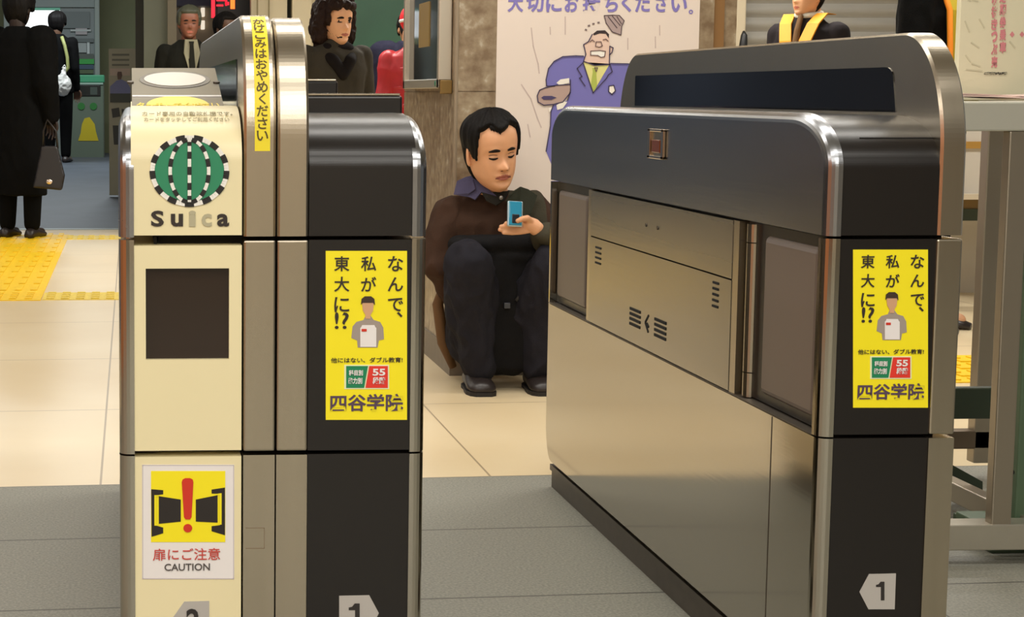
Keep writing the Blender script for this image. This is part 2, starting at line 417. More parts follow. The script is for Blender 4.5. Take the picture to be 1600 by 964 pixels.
def advert(root, dx, dy, sc_, Y):
    """yellow upright advertisement; drawn in the pixel frame of the left one, then moved and scaled"""
    ox, oy = 509, 392
    T = lambda x, y: (dx+(x-ox)*sc_[0], dy+(y-oy)*sc_[1])
    def R(bm, x0, y0, x1, y1, k): a = T(x0, y0); b = T(x1, y1); rect_px(bm, a[0], a[1], b[0], b[1], Y-.0007*k)
    def TX(bm, s, x0, y0, x1, y1, k=1, bold=0, keep=False): a = T(x0, y0); b = T(x1, y1); text_px(bm, s, a[0], a[1], b[0], b[1], Y-.0007*k, bold, keep)
    def PG(bm, pts, k): flat_px(bm, [T(*p) for p in pts], Y-.0007*k)
    bm = B(); R(bm, 509, 392, 636, 656, 1); ad = obj('advert_sticker', bm, yel, root)
    bm = B()
    for s, xc, y0 in (('なんで', 618, 413), ('私が', 576, 413), ('東大に', 534, 413)):
        for i, ch in enumerate(s): TX(bm, ch, xc-12, y0-12+i*32-1, xc+12, y0+12+i*32-1, 2, .012, True)
    TX(bm, '、', 620, 486, 629, 497, 2, .02, True)
    TX(bm, '!?', 523, 488, 545, 514, 2, .01)
    TX(bm, '他にはない、ダブル教育!', 517, 558, 629, 567, 2, .01)
    obj('headline_lettering', bm, inkb, ad)
    bm = B(); TX(bm, '四谷学院', 516, 615, 630, 643, 2, .022); obj('name_lettering', bm, inkp, ad)
    # printed portrait
    bm = B(); PG(bm, [(549, 528), (551, 510), (557, 503), (568, 500), (572, 492), (578, 492), (584, 500), (594, 503), (599, 512), (600, 530), (592, 532), (590, 543), (559, 543), (558, 532)], 2)
    obj('printed_jumper', bm, mat('print_grey', (158, 146, 136), .6), ad)
    bm = B(); PG(bm, [(566, 474), (570, 468), (580, 468), (584, 474), (583, 485), (579, 492), (579, 498), (571, 498), (571, 492), (567, 485)], 3); obj('printed_face', bm, mat('print_skin', (206, 160, 122), .6), ad)
    bm = B(); PG(bm, [(564, 476), (565, 467), (570, 463), (580, 463), (585, 467), (586, 477), (583, 473), (567, 473)], 4); obj('printed_hair', bm, mat('print_dark', (58, 42, 32), .6), ad)
    bm = B(); R(bm, 563, 512, 588, 542, 3); PG(bm, [(564, 512), (566, 508), (585, 508), (587, 512)], 3); obj('printed_paper', bm, white, ad)
    bm = B(); R(bm, 565, 514, 573, 518, 4); R(bm, 575, 570, 0, 0, 0) if False else None; obj('printed_red_mark', bm, redm, ad)
    # two-colour badge
    bm = B(); R(bm, 538, 570, 608, 608, 2); obj('badge_border', bm, mat('print_pale', (232, 236, 190), .6), ad)
    bm = B(); PG(bm, [(541, 572), (575, 572), (569, 606), (541, 606)], 3); obj('badge_green', bm, mat('print_green', (16, 130, 84), .6), ad)
    bm = B(); PG(bm, [(577, 572), (606, 572), (606, 606), (571, 606)], 3); obj('badge_red', bm, mat('print_red', (222, 52, 36), .6), ad)
    bm = B(); TX(bm, '科目別', 545, 578, 567, 587, 4, .03); TX(bm, '能力別', 544, 590, 566, 600, 4, .03); TX(bm, '55', 582, 576, 602, 587, 4, .03); TX(bm, '段階', 582, 589, 602, 600, 4, .03)
    obj('badge_lettering', bm, white, ad)
    return ad
def arrow_plate(root, pts, digit, box_, Y):
    bm = B(); flat_px(bm, pts, Y-.001, .001); a = obj('number_plate', bm, greyp, root)
    bm = B()
    x0, y0, x1, y1 = box_
    if digit == '1': flat_px(bm, [(x0+(x1-x0)*u, y0+(y1-y0)*v) for u, v in ((0, .17), (.30, .14), (.55, 0), (1, 0), (1, 1), (.58, 1), (.58, .28), (0, .28))], Y-.0017)
    else: text_px(bm, digit, *box_, Y-.0017, .03, False)
    obj('number', bm, mat('ink_num', (40, 36, 34), .6), a)

# ---- right gate
Z1R, Z2R, ZTR = .804, .486, .998
rg = thing('ticket_gate', 'steel ticket gate on the right with latch window and long aisle side panel', 'ticket gate', (1.2, (YN+YF)/2, 0), 'ticket gates of passage one')
XB0, XB1, XE = 1.108, 1.267, 1.308
plinth(rg, XS+.012, XE-.006)
bm = B(); box(bm, XS+.062, XE-.02, YN+.03, YF-.03, .07, .96); obj('body_core', bm, darkm, rg)  # dark inner box; shade of the gaps is put into its colour
gate_side(rg, XS, 1, Z1R, Z2R, ZTR); latch(rg, XS, 1)
front_cover(rg, 'black_cover', XB0, XB1, Z1R, Z2R, ZTR-.002, blackm)
ug = fin(rg, XB1, XE, Z1R, Z2R, 1.128)
# long dark display window in the guard
ya, yb = aX(1402, 140, XB1).y, aX(993, 140, XB1).y
z0, z1 = .998, 1.073
poly = [(ya, z0)]+[(ya+.03*(1-math.cos(a))+.012, z1-.025+.025*math.sin(a)) for a in [PI/2*k/6 for k in range(7)]]+[(yb, z1), (yb, z0)]
bm = B(); prism_x(bm, poly, XB1-.0015, XB1+.002); obj('display_window', bm, glassdark, ug)
YFACE = YN+.003
advert(rg, 1333, 390, (117/127, 247/264), YFACE)
arrow_plate(rg, [(1343, 925), (1358, 897), (1400, 896), (1398, 952), (1357, 952)], '1', (1369, 909, 1382, 938), YFACE)

# ---- left gate
Z1L, Z2L, ZTL = .806, .468, 1.0
LX = [aY(v, 371, YN).x for v in (185, 205, 380, 432, 482, 650, 668)]
lg = thing('ticket_gate', 'wide ticket gate on the left with cream card reader cover and black cover', 'ticket gate', ((LX[0]+LX[6])/2, (YN+YF)/2, 0), 'ticket gates of passage one')
plinth(lg, LX[0]+.012, LX[6]-.012)
bm = B(); box(bm, LX[0]+.062, LX[6]-.062, YN+.04, YF-.03, .07, .96); obj('body_core', bm, darkm, lg)  # same dark filler, gap darkness painted as colour
gate_side(lg, LX[0], 1, Z1L, Z2L, ZTL-.005)
gate_side(lg, LX[6], -1, Z1L, Z2L, ZTL-.005)
h0 = aY(228, 562, YFACE); h1 = aY(358, 419, YFACE)
up, mid, low = front_cover(lg, 'cream_cover', LX[1], LX[2]-.002, Z1L, Z2L, 1.010, creamm, .005, .001, (h0.x, h1.x, h0.z, h1.z), .011)
bm = B(); box(bm, h0.x, h1.x, YN+.012, YN+.02, h0.z, h1.z); obj('dark_display', bm, mat('dark_display', (44, 32, 24), .12), mid)
front_cover(lg, 'black_cover', LX[4]+.001, LX[5], Z1L, Z2L, ZTL, blackm)
ZFL = 1.154
f1 = fin(lg, LX[2]+.001, LX[3]-.0012, Z1L, Z2L, ZFL); f2 = fin(lg, LX[3]+.0012, LX[4], Z1L, Z2L, ZFL-.004)
bm = B(); xw = LX[2]+.001
prism_x(bm, [(YN+.16, 1.005), (YN+.17, 1.085), (YF-.12, 1.085), (YF-.12, 1.005)], xw-.0015, xw+.002); obj('display_window', bm, glassdark, f1)
advert(lg, 509, 392, (1, 1), YFACE)
arrow_plate(lg, [(530, 931), (577, 930), (592, 958), (577, 988), (530, 988)], '1', (545, 943, 562, 980), YFACE)
arrow_plate(lg, [(327, 939), (288, 940), (268, 968), (288, 995), (327, 996)], '2', (291, 951, 312, 986), YN+.001)
# caution sticker
Y = YN+.001
bm = B(); rect_px(bm, 222, 726, 366, 905, Y-.0007); st = obj('caution_sticker', bm, white, lg)
bm = B(); stroke_px(bm, [(223, 727), (365, 727), (365, 904), (223, 904), (223, 727)], .0012, Y-.0010); obj('sticker_edge', bm, mat('edge_grey', (196, 188, 190), .6), st)
bm = B(); rect_px(bm, 236, 736, 352, 847, Y-.0014); obj('yellow_panel', bm, yel, st)
bm = B()
Tc = lambda u, v: (180+u/3.2, 680+v/3.2)
for pg in ([(180, 270), (240, 275), (240, 295), (205, 300), (205, 452), (240, 462), (240, 490), (182, 508)],
           [(549, 262), (482, 272), (482, 292), (522, 292), (525, 450), (482, 455), (482, 480), (549, 500)],
           [(218, 305), (328, 322), (328, 432), (218, 443)], [(403, 322), (512, 300), (512, 437), (403, 432)]):
    flat_px(bm, [Tc(*p) for p in pg], Y-.0021)
obj('gate_symbol', bm, mat('ink_sym', (34, 28, 24), .6), st)
bm = B()
for pg in ([(196, 300), (216, 300), (216, 306), (205, 306), (205, 444), (216, 446), (216, 452), (196, 452)], [(532, 290), (514, 292), (514, 299), (522, 299), (524, 440), (514, 440), (514, 447), (532, 447)]):
    flat_px(bm, [Tc(*p) for p in pg], Y-.0028)
obj('symbol_outline', bm, yel, st)
bm = B()
ex = [(333+0, 235), (337, 222), (350, 215), (375, 215), (388, 222), (391, 235), (382, 410), (374, 421), (352, 421), (344, 410)]
flat_px(bm, [Tc(*p) for p in ex], Y-.0028); flat_px(bm, [Tc(363+22*math.cos(a), 465+21*math.sin(a)) for a in [2*PI*k/20 for k in range(20)]], Y-.0028)
obj('exclamation_mark', bm, redm, st)
bm = B(); text_px(bm, '扉にご注意', 239, 856, 344, 876, Y-.0014, .006); obj('japanese_lettering', bm, mat('ink_redtext', (196, 70, 60), .6), st)
bm = B(); text_px(bm, 'CAUTION', 257, 880, 328, 892, Y-.0014, .012); obj('english_lettering', bm, mat('ink_greytext', (80, 74, 72), .6), st)
# round striped emblem on the card reader cover
cx, cy, rx, ry = 296, 267, 58, 52
bm = B(); flat_px(bm, [(cx+(rx-2)*math.cos(a), cy+(ry-2)*math.sin(a)) for a in [2*PI*k/48 for k in range(48)]], Y-.0010, .001); em = obj('round_emblem', bm, mat('emblem_green', (38, 132, 92), .5), up)
bmk, bmw = B(), B()
def dash_line(fn, n, w, ph=0, Yk=Y-.0018):
    for k in range(n):
        tgt = bmk if (k+ph) % 2 == 0 else bmw
        pts = [fn((k+j/3)/n) for j in range(4)]
        stroke_px(tgt, pts, w if tgt is bmk else w*.8, Yk, ext=.02)
ring = lambda t: (cx+rx*math.cos(2*PI*t), cy+ry*math.sin(2*PI*t))
# backing so the dashes read on the cover
dash_line(ring, 26, .0088)
for q, ph in ((-.52, 0), (0, 1), (.52, 0)):
    dash_line(lambda t, q=q: (cx+rx*q*math.sin(PI*(t*.92+.04)), cy-(ry-3)*math.cos(PI*(t*.92+.04))), 11, .0066, ph, Y-.0024)
obj('emblem_black_dashes', bmk, mat('ink_black2', (26, 22, 20), .5), em); obj('emblem_white_dashes', bmw, mat('ink_white', (240, 238, 230), .5), em)
bm = B(); text_px(bm, 'S', 236, 329, 256, 354, Y-.001, .03); text_px(bm, 'u', 267, 334, 286, 354, Y-.001, .035); text_px(bm, 'a', 339, 334, 358, 354, Y-.001, .03)
obj('cover_lettering', bm, inkb, up)
bm = B(); text_px(bm, 'i', 295, 329, 306, 354, Y-.001, .045); text_px(bm, 'c', 315, 334, 331, 354, Y-.001, .03); obj('cover_lettering_grey', bm, mat('ink_olive', (176, 170, 140), .6), up)
# text rows follow the curved cover: place at the curved depth
def bent_text(bm, s, x0, y0, x1, y1, zt, rd, rh, off, bold=.01):
    # plane tangent to the curve at the row's height
    for it in range(3):
        yy = YN if it == 0 else yc
        z = aY((x0+x1)/2, (y0+y1)/2, yy).z
        sn = min(max((z-(zt-rh))/rh, 0), .999); yc = YN+rd*(1-math.sqrt(1-sn*sn))
    nrm = Vector((0, -math.sqrt(1-sn*sn)/rd, sn/rh)).normalized()
    a = aY(x0, y1, yc); b = aY(x1, y0, yc); c = (a+b)/2
    ang = math.atan2(nrm.z, -nrm.y)
    h = (b.z-a.z)/max(math.cos(ang)+.05, .25)
    M = Matrix.Translation(c+nrm*off) @ Matrix.Rotation(-ang, 4, 'X')
    put_text(bm, s, -(b.x-a.x)/2, (b.x-a.x)/2, -h/2, h/2, 0, bold, False, .0004, M)
bm = B(); bent_text(bm, 'カード専用の自動改札機です。', 222, 175, 363, 182, 1.010, .15, .085, .001); bent_text(bm, 'カードをタッチしてご利用ください', 225, 184, 358, 191, 1.010, .15, .085, .001)
obj('small_lettering', bm, mat('ink_olive2', (150, 142, 104), .6), up)
# yellow strip on the guard, bent over its front curve
def fin_pt(z, zt, rh=.19, rd=.14):
    sn = min(max((z-(zt-rh))/rh, 0), .9999); co = math.sqrt(1-sn*sn)
    return YN+rd*(1-co), Vector((0, -co/rd, sn/rh)).normalized() if sn > 0 else Vector((0, -1, 0))
zlo = aY(408, 236, YN).z
xa = aY(394, 236, YN).x; xb = aY(422, 236, YN).x
arc = []
for k in range(25):
    t = k/24
    if t < .12: z = zlo+(ZFL-.19-zlo)*t/.12; yy, nn = YN, Vector((0, -1, 0))
    else:
        a = (t-.12)/.88*PI/2*.88; yy = YN+.14*(1-math.cos(a)); z = ZFL-.19+.19*math.sin(a); nn = Vector((0, -math.cos(a)/.14, math.sin(a)/.19)).normalized()
    arc.append((yy, z, nn))
bm = B(); prev = None
xa += .004
for yy, z, nn in arc:
    p = Vector((0, yy, z))+nn*.0008
    v = [bm.verts.new((xa, p.y, p.z)), bm.verts.new((xb, p.y, p.z))]
    if prev: bm.faces.new((prev[0], prev[1], v[1], v[0]))
    prev = v
stp = obj('warning_strip', bm, mat('strip_yellow', (238, 218, 40), .5), lg)
bm = B(); msg = 'かけこみはおやめください'
cum = [0]
for p, q in zip(arc, arc[1:]): cum.append(cum[-1]+math.hypot(q[0]-p[0], q[1]-p[1]))
for i, ch in enumerate(msg):
    s = cum[-1]*(1-(i+1.35)/(len(msg)+1.6)); k = max(j for j in range(len(cum)-1) if cum[j] <= s); t = (s-cum[k])/(cum[k+1]-cum[k])
    yy = arc[k][0]*(1-t)+arc[k+1][0]*t; z = arc[k][1]*(1-t)+arc[k+1][1]*t; nn = arc[k][2].lerp(arc[k+1][2], t).normalized()
    M = Matrix.Translation(Vector(((xa+xb)/2, yy, z))+nn*.0012) @ Matrix.Rotation(-math.atan2(nn.z, -nn.y), 4, 'X')
    put_text(bm, ch, -.0088, .0088, -.0088, .0088, 0, .015, True, .0004, M)
obj('strip_lettering', bm, mat('ink_brown', (86, 70, 20), .6), stp)
# thin outlined hatch low on the guard
bm = B(); stroke_px(bm, [(384, 825), (413, 825), (413, 857), (384, 857)], .0008, YN-.0006, .0005); obj('hatch_outline', bm, mat('hatch_line', (120, 100, 78), .6), lg)
# tilted glassy card reader behind the cream cover
p0 = YN+.150; p1 = YN+.48; za, zb = 1.000, 1.075
poly = [(p0, .99), (p0, za), (p1, zb), (p1+.02, zb-.004), (p1+.02, .99)]
bm = B(); prism_x(bm, poly, LX[1]+.002, LX[2]-.02); rd_ = obj('card_reader', bm, mat('reader_grey', (178, 176, 166), .12, .0, spec=.8, coat=.6), lg)
dv = Vector((0, p1-p0, zb-za)); nr = Vector((0, -dv.z, dv.y)).normalized(); c0 = Vector(((LX[1]+LX[2])/2-.009, p0, za))
def on_reader(u, v, k=1): return c0+Vector((u, 0, 0))+dv*v+nr*.0012*k
def reader_poly(pts, k, name, m):
    bm = B(); vs = [bm.verts.new(on_reader(u, v, k)) for u, v in pts]; vs2 = [bm.verts.new(on_reader(u, v, k-.6)) for u, v in pts]
    bm.faces.new(vs); n = len(vs)
    for i in range(n): bm.faces.new((vs[i], vs2[i], vs2[(i+1) % n], vs[(i+1) % n]))
    bmesh.ops.recalc_face_normals(bm, faces=bm.faces); return obj(name, bm, m, rd_)
ov = [2*PI*k/40 for k in range(40)]
reader_poly([(.062*math.cos(a), .70+.20*math.sin(a)) for a in ov], 1, 'oval_rim', mat('oval_rim', (120, 116, 108), .3))
reader_poly([(.054*math.cos(a), .70+.165*math.sin(a)) for a in ov], 2, 'oval_touch_area', mat('oval_white', (226, 222, 212), .3))
reader_poly([(-.075, .31), (.075, .31), (.075, .335), (-.075, .335)], 1, 'light_bar', white)
reader_poly([(.052*math.cos(a), .12+.20*math.sin(a)) for a in [PI*k/20 for k in range(21)]], .8, 'yellow_disc', mat('reader_yellow', (236, 216, 70), .4))
bm = B(); M = Matrix.Translation(on_reader(0, .11, 1.6)) @ Matrix.Rotation(math.atan2(dv.z, dv.y)-PI/2, 4, 'X')
put_text(bm, 'タッチしてください', -.068, .068, -.018, .018, 0, .02, False, .0004, M); obj('reader_lettering', bm, mat('reader_yellow2', (240, 214, 40), .4), rd_)
for u in (-.078, .072):
    bm = B(); tube(bm, [on_reader(u, .62, 0), on_reader(u, .62, 3)], .006, 14); obj('reader_screw', bm, plinthm, rd_)
# raised units on top behind the black cover
def top_box(pxr, pyt, yoff, d, name):
    y0 = YN+yoff; p = aY(pxr, pyt, y0)
    bm = B(); box(bm, LX[4]+.001, p.x, y0, y0+d, .99, p.z-.004, .004, 2); o = obj(name, bm, blackm, lg)
    bm = B(); box(bm, LX[4]+.001, p.x-.004, y0-.001, y0+d, p.z-.004, p.z, .001, 1); obj('steel_lid', bm, steel_v, o)
top_box(629, 146, .25, .30, 'display_housing')
top_box(528, 124, 1.05, .25, 'display_housing')
# little flipped barrier arm seen beyond
p = aY(600, 368, YN+.01)

# ------------------------------------------------------------------ pillar with trim, poster, display case
PYF = 5.98; PX0, PX1 = 1.165, aY(1152, 100, 5.98).x
granm = bpy.data.materials.new('granite'); granm.use_nodes = True
nt = granm.node_tree; b = nt.nodes['Principled BSDF']; tc = nt.nodes.new('ShaderNodeTexCoord')
n1 = nt.nodes.new('ShaderNodeTexNoise'); n1.inputs['Scale'].default_value = 24; n1.inputs['Detail'].default_value = 7
n2 = nt.nodes.new('ShaderNodeTexNoise'); n2.inputs['Scale'].default_value = 3.5; n2.inputs['Detail'].default_value = 3
r1 = nt.nodes.new('ShaderNodeValToRGB'); r1.color_ramp.elements[0].position = .35; r1.color_ramp.elements[0].color = lin((128, 108, 84)); r1.color_ramp.elements[1].position = .62; r1.color_ramp.elements[1].color = lin((162, 146, 120))
e = r1.color_ramp.elements.new(.72); e.color = lin((188, 178, 158))
mx = nt.nodes.new('ShaderNodeMix'); mx.data_type = 'RGBA'; mx.blend_type = 'MULTIPLY'; mx.inputs[0].default_value = .45
r2 = nt.nodes.new('ShaderNodeValToRGB'); r2.color_ramp.elements[0].position = .3; r2.color_ramp.elements[0].color = lin((170, 140, 110)); r2.color_ramp.elements[1].position = .7; r2.color_ramp.elements[1].color = (1, 1, 1, 1)
nt.links.new(tc.outputs['Object'], n1.inputs[0]); nt.links.new(tc.outputs['Object'], n2.inputs[0]); nt.links.new(n1.outputs[0], r1.inputs[0]); nt.links.new(n2.outputs[0], r2.inputs[0])
nt.links.new(r1.outputs[0], mx.inputs[6]); nt.links.new(r2.outputs[0], mx.inputs[7]); nt.links.new(mx.outputs[2], b.inputs['Base Color']); b.inputs['Roughness'].default_value = .35
bm = B()
zj = aY(720, 143, PYF).z
for za, zb in ((.10, zj-.0015), (zj+.0015, 2.82)):
    box(bm, PX0, PX1-.09, PYF, 7.1, za, zb)
box(bm, PX0+.004, PX1-.09, PYF+.004, 7.09, .1, 2.82)
box(bm, PX1-.05, PX1, PYF+.02, 7.1, .1, 2.82)
pil = struct('wall_pillar', bm, granm)
bm = B(); box(bm, PX1-.092, PX1-.048, PYF+.012, 7.08, .1, 2.82); struct('trim_2', bm, mat('corner_trim', (150, 112, 70), .4, .3))
bm = B(); box(bm, PX0-.006, PX1+.004, PYF-.006, 7.106, 0, .10); struct('baseboard_pillar', bm, mat('grey_stone', (122, 112, 98), .5, var=.1))
bm = B(); box(bm, PX0-.002, PX0+.012, PYF-.002, PYF+.012, .1, 2.82, .004, 2); struct('trim_3', bm, mat('edge_trim', (150, 134, 112), .35, .2))
# poster on the pillar front
PY = PYF-.002
po = thing('poster', 'large pale poster on the granite pillar with cartoon man in blue suit', 'poster', (aY(935, 100, PYF).x, PYF, .6))
bm = B(); a = aY(772, 300, PYF); b_ = aY(1098, -150, PYF); box(bm, a.x, b_.x, PYF-.0018, PYF-.0002, .45, b_.z); obj('sheet', bm, mat('poster_paper', (226, 212, 200), .55), po)
pm = {}
def pshape(name, c, polys, k):
    bm = B()
    for pg in polys: flat_px(bm, [(740+u/4.016, v/4.016) for u, v in pg], PY-.0009*k)
    obj(name, bm, mat('print_'+name, c, .6), po)
def pline(name, c, lines, w, k):
    bm = B()
    for pg in lines: stroke_px(bm, [(740+u/4.016, v/4.016) for u, v in pg], w, PY-.0009*k)
    obj(name, bm, mat('print_'+name, c, .6), po)
bm = B()
for i, (ch, x0, x1) in enumerate((('大', 793, 818), ('切', 822, 850), ('に', 853, 878), ('お', 882, 904), ('持', 910, 938), ('ち', 944, 966), ('く', 971, 987), ('だ', 992, 1018), ('さ', 1024, 1042), ('い', 1048, 1074))):
    text_px(bm, ch, x0, -9, x1, 19, PY-.0008, .03)
text_px(bm, '。', 1076, 15, 1083, 22, PY-.0008, .02); obj('poster_lettering', bm, mat('ink_violet', (128, 118, 186), .6), po)
suit = [(690, 352), (640, 350), (560, 355), (505, 385), (470, 430), (455, 500), (458, 540), (510, 540), (600, 500), (608, 560), (590, 630), (500, 660), (485, 700), (482, 790), (455, 950), (500, 1060), (700, 1110), (980, 1100), (1130, 1020), (1200, 900), (1262, 760), (1268, 640), (1230, 530), (1180, 465), (1110, 430), (1040, 405), (960, 400), (860, 398)]
pshape('suit', (116, 112, 180), [suit], 1)
pshape('shirt', (222, 216, 140), [[(690, 390), (855, 400), (750, 580)]], 2)
pshape('tie', (172, 184, 84), [[(745, 425), (775, 430), (770, 450), (775, 540), (755, 575), (735, 540), (748, 450)]], 3)
pshape('cartoon_face', (226, 196, 178), [[(720, 260), (745, 215), (770, 195), (830, 195), (850, 215), (855, 290), (875, 300), (868, 330), (852, 345), (852, 405), (760, 410), (690, 385), (705, 340), (700, 300), (690, 280), (705, 262)]], 2)
pshape('cartoon_hair', (52, 38, 40), [[(750, 212), (775, 192), (825, 190), (850, 215), (848, 240), (830, 212), (790, 210), (755, 222)]], 3)
pshape('teeth', (240, 236, 226), [[(735, 320), (790, 320), (826, 322), (822, 355), (800, 358), (780, 345), (738, 345)]], 3)
pshape('hand', (178, 152, 142), [[(400, 600), (415, 565), (450, 550), (520, 535), (605, 530), (608, 580), (560, 640), (500, 655), (440, 660), (405, 640)]], 3)
pshape('cuff', (238, 232, 220), [[(520, 520), (545, 498), (600, 490), (600, 520), (540, 535)], [(520, 660), (560, 635), (588, 640), (560, 680), (525, 690)], [(850, 540), (880, 535), (890, 570), (868, 592), (848, 575)], [(472, 680), (495, 672), (488, 700), (474, 702)]], 4)
pshape('hat', (170, 150, 146), [[(820, 98), (870, 95), (915, 97), (945, 130), (930, 165), (925, 220), (870, 200), (832, 145)]], 2)
pline('hat_lines', (84, 66, 72), [[(820, 98), (870, 95), (915, 97), (945, 130), (930, 165), (925, 220), (870, 200), (832, 145), (820, 98)], [(845, 105), (900, 175)], [(870, 100), (920, 160)], [(900, 105), (928, 150)]], .003, 3)
pline('figure_outline', (62, 52, 84), [suit[:8], [(608, 500), (608, 570), (590, 630)], [(500, 660), (485, 700), (482, 790), (455, 950)], [(860, 398), (960, 400), (1040, 405)], [(690, 390), (650, 430), (680, 480), (665, 490), (700, 540)], [(855, 400), (870, 450), (845, 470), (835, 490), (750, 582), (690, 400)], [(720, 262), (745, 215)], [(690, 385), (705, 340), (690, 280), (720, 262)], [(690, 385), (760, 410), (852, 405), (855, 290)], [(855, 290), (876, 300), (868, 330), (852, 345)],
      [(400, 600), (415, 565), (450, 550), (520, 535), (605, 530)], [(400, 600), (405, 640), (440, 660), (500, 655), (560, 640), (608, 580)], [(850, 540), (880, 535), (890, 570), (868, 592), (848, 575), (850, 540)]], .0035, 5)
pline('face_lines', (110, 84, 84), [[(735, 320), (790, 316), (828, 322), (822, 355), (800, 360), (780, 348), (735, 346), (735, 320)], [(765, 290), (770, 262), (800, 262), (808, 288), (790, 296), (765, 290)], [(730, 262), (745, 250), (760, 262)], [(812, 250), (830, 245), (845, 258)], [(760, 425), (778, 425), (770, 450), (760, 425)]], .0028, 5)
pshape('phone_mark', (70, 60, 100), [[(425, 612), (440, 602), (490, 602), (520, 612), (490, 626), (440, 626)]], 5)
pline('speed_lines', (196, 178, 172), [[(362, 175), (375, 290), (405, 400), (412, 460)], [(300, 530), (360, 620), (400, 740), (425, 800)], [(575, 105), (575, 215)], [(1168, 160), (1168, 220)], [(968, 240), (968, 310)], [(1140, 230), (1142, 300)], [(340, 780), (355, 860)], [(480, 170), (482, 215)]], .0035, 1)
pline('motion_dots', (120, 104, 104), [[(702, 185), (708, 189)], [(720, 162), (728, 160)], [(748, 150), (756, 149)], [(780, 142), (788, 141)]], .006, 2)
# display case on the pillar's left side face
dc = thing('display_case', 'aluminium framed display case with glossy pane on the pillar side face', 'display case', (PX0, 6.5, aY(650, 140, 6.5).z))
ya, yb = aX(690, 60, PX0-.04).y, aX(634, 60, PX0-.04).y
zb0 = aX(689, 138, PX0-.04).z; zb1 = zb0+.95
bm = B()
for (y0, y1, z0, z1) in ((ya, yb, zb0, zb0+.035), (ya, yb, zb1-.035, zb1), (ya, ya+.035, zb0, zb1), (yb-.035, yb, zb0, zb1)): box(bm, PX0-.05, PX0-.002, y0, y1, z0, z1, .003, 2)
obj('frame', bm, mat('case_aluminium', (206, 196, 178), .32, .7), dc)
bm = B(); box(bm, PX0-.03, PX0-.002, ya+.03, yb-.03, zb0+.03, zb1-.03); obj('pane', bm, mat('case_pane', (96, 100, 104), .06, .75), dc)
bm = B(); box(bm, PX0-.034, PX0-.030, ya+.3, ya+.52, zb0+.16, zb0+.33); obj('brown_notice', bm, mat('case_notice', (150, 124, 70), .4), dc)
bm = B(); tube(bm, [(PX0-.052, ya+.06, zb0+.018), (PX0-.05, ya+.06, zb0+.018)], .010, 12); obj('lock', bm, mat('lock_green', (50, 120, 92), .4), dc)
bm = B(); box(bm, PX0-.046, PX0-.002, ya-.02, ya, zb0-.02, zb0+.03, .003, 2); obj('bracket', bm, mat('bracket_brass', (132, 104, 56), .4, .5), dc)

# ------------------------------------------------------------------ back of the hall
olive = mat('olive_panel', (118, 120, 84), .6, var=.05, vscale=3)
creamw = mat('cream_panel', (196, 184, 152), .5, var=.04, vscale=4)
dkpanel = mat('dark_grey_panel', (104, 108, 90), .45, var=.06, vscale=5)
def wall_px(kind, x0, x1, Y, m, zt=2.82, d=.12, zb=0):
    bm = B(); a = aY(x0, 145, Y).x; b2 = aY(x1, 145, Y).x; box(bm, a, b2, Y, Y+d, zb, zt); return struct(kind, bm, m)
wall_px('wall_far', -700, 215, 22.2, olive, 3.4, .2, .2)
wall_px('wall_left', 212, 236, 13.6, mat('door_reveal', (44, 44, 36), .6))
wall_px('wall_left', 225, 268, 13.2, dkpanel)
wall_px('wall_left', 262, 276, 13.1, mat('beige_jamb', (112, 104, 84), .5))
wall_px('wall_far', 274, 420, 14.6, mat('beige_far_wall', (156, 140, 120), .6))
wall_px('wall_front', 392, 448, 13.0, creamw)
wall_px('wall_front', 445, 458, 13.25, mat('dark_slot', (70, 68, 50), .6))
wall_px('wall_front', 456, 486, 12.95, creamw)
wall_px('wall_front', 484, 526, 13.0, mat('cream_panel_warm', (190, 176, 140), .5))
wall_px('wall_front', 524, 548, 12.96, mat('tan_jamb', (150, 128, 92), .5))
wall_px('wall_front', 400, 720, 13.35, mat('far_brown', (110, 92, 60), .6))
bm = B()
for x in (508, 498, 420, 402):
    p = aY(x, 50, 12.94); box(bm, p.x-.006, p.x+.006, 12.935, 12.95, 0, 2.8)
struct('trim_4', bm, mat('panel_joint_tan', (130, 118, 84), .6))
bm = B(); a = aY(540, 100, 12.9).x; b2 = aY(640, 100, 12.9).x; zb = aY(580, 101, 12.9).z
box(bm, a, b2, 12.88, 13.0, zb, 2.5); struct('door_1', bm, mat('green_door', (36, 78, 58), .4, var=.15, vscale=3))
bm = B(); box(bm, a, b2, 12.84, 12.9, zb-.07, zb, .005, 1); struct('trim_5', bm, mat('door_brass_strip', (130, 104, 44), .4, .4))
# dark blue beam over the far left man
bm = B(); a = aY(274, 0, 14.4).x; b2 = aY(335, 0, 14.4).x; box(bm, a, b2, 14.2, 14.5, aY(300, 9, 14.2).z, 2.6); struct('trim_6', bm, mat('navy_beam', (34, 34, 66), .5))
# bright strip light reflections drawn as two added glowing plates
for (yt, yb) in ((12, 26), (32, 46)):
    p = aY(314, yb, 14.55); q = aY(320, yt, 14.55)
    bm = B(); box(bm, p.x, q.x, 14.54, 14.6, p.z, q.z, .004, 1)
    o = obj('strip_reflection', bm, mat('reflection_glow', (240, 226, 205), .5, emit=.9))
    tag(o, 'small glowing plate added as a bright reflection behind the man with the dark tie, %s one' % ('upper' if yt == 12 else 'lower'), 'reflection')
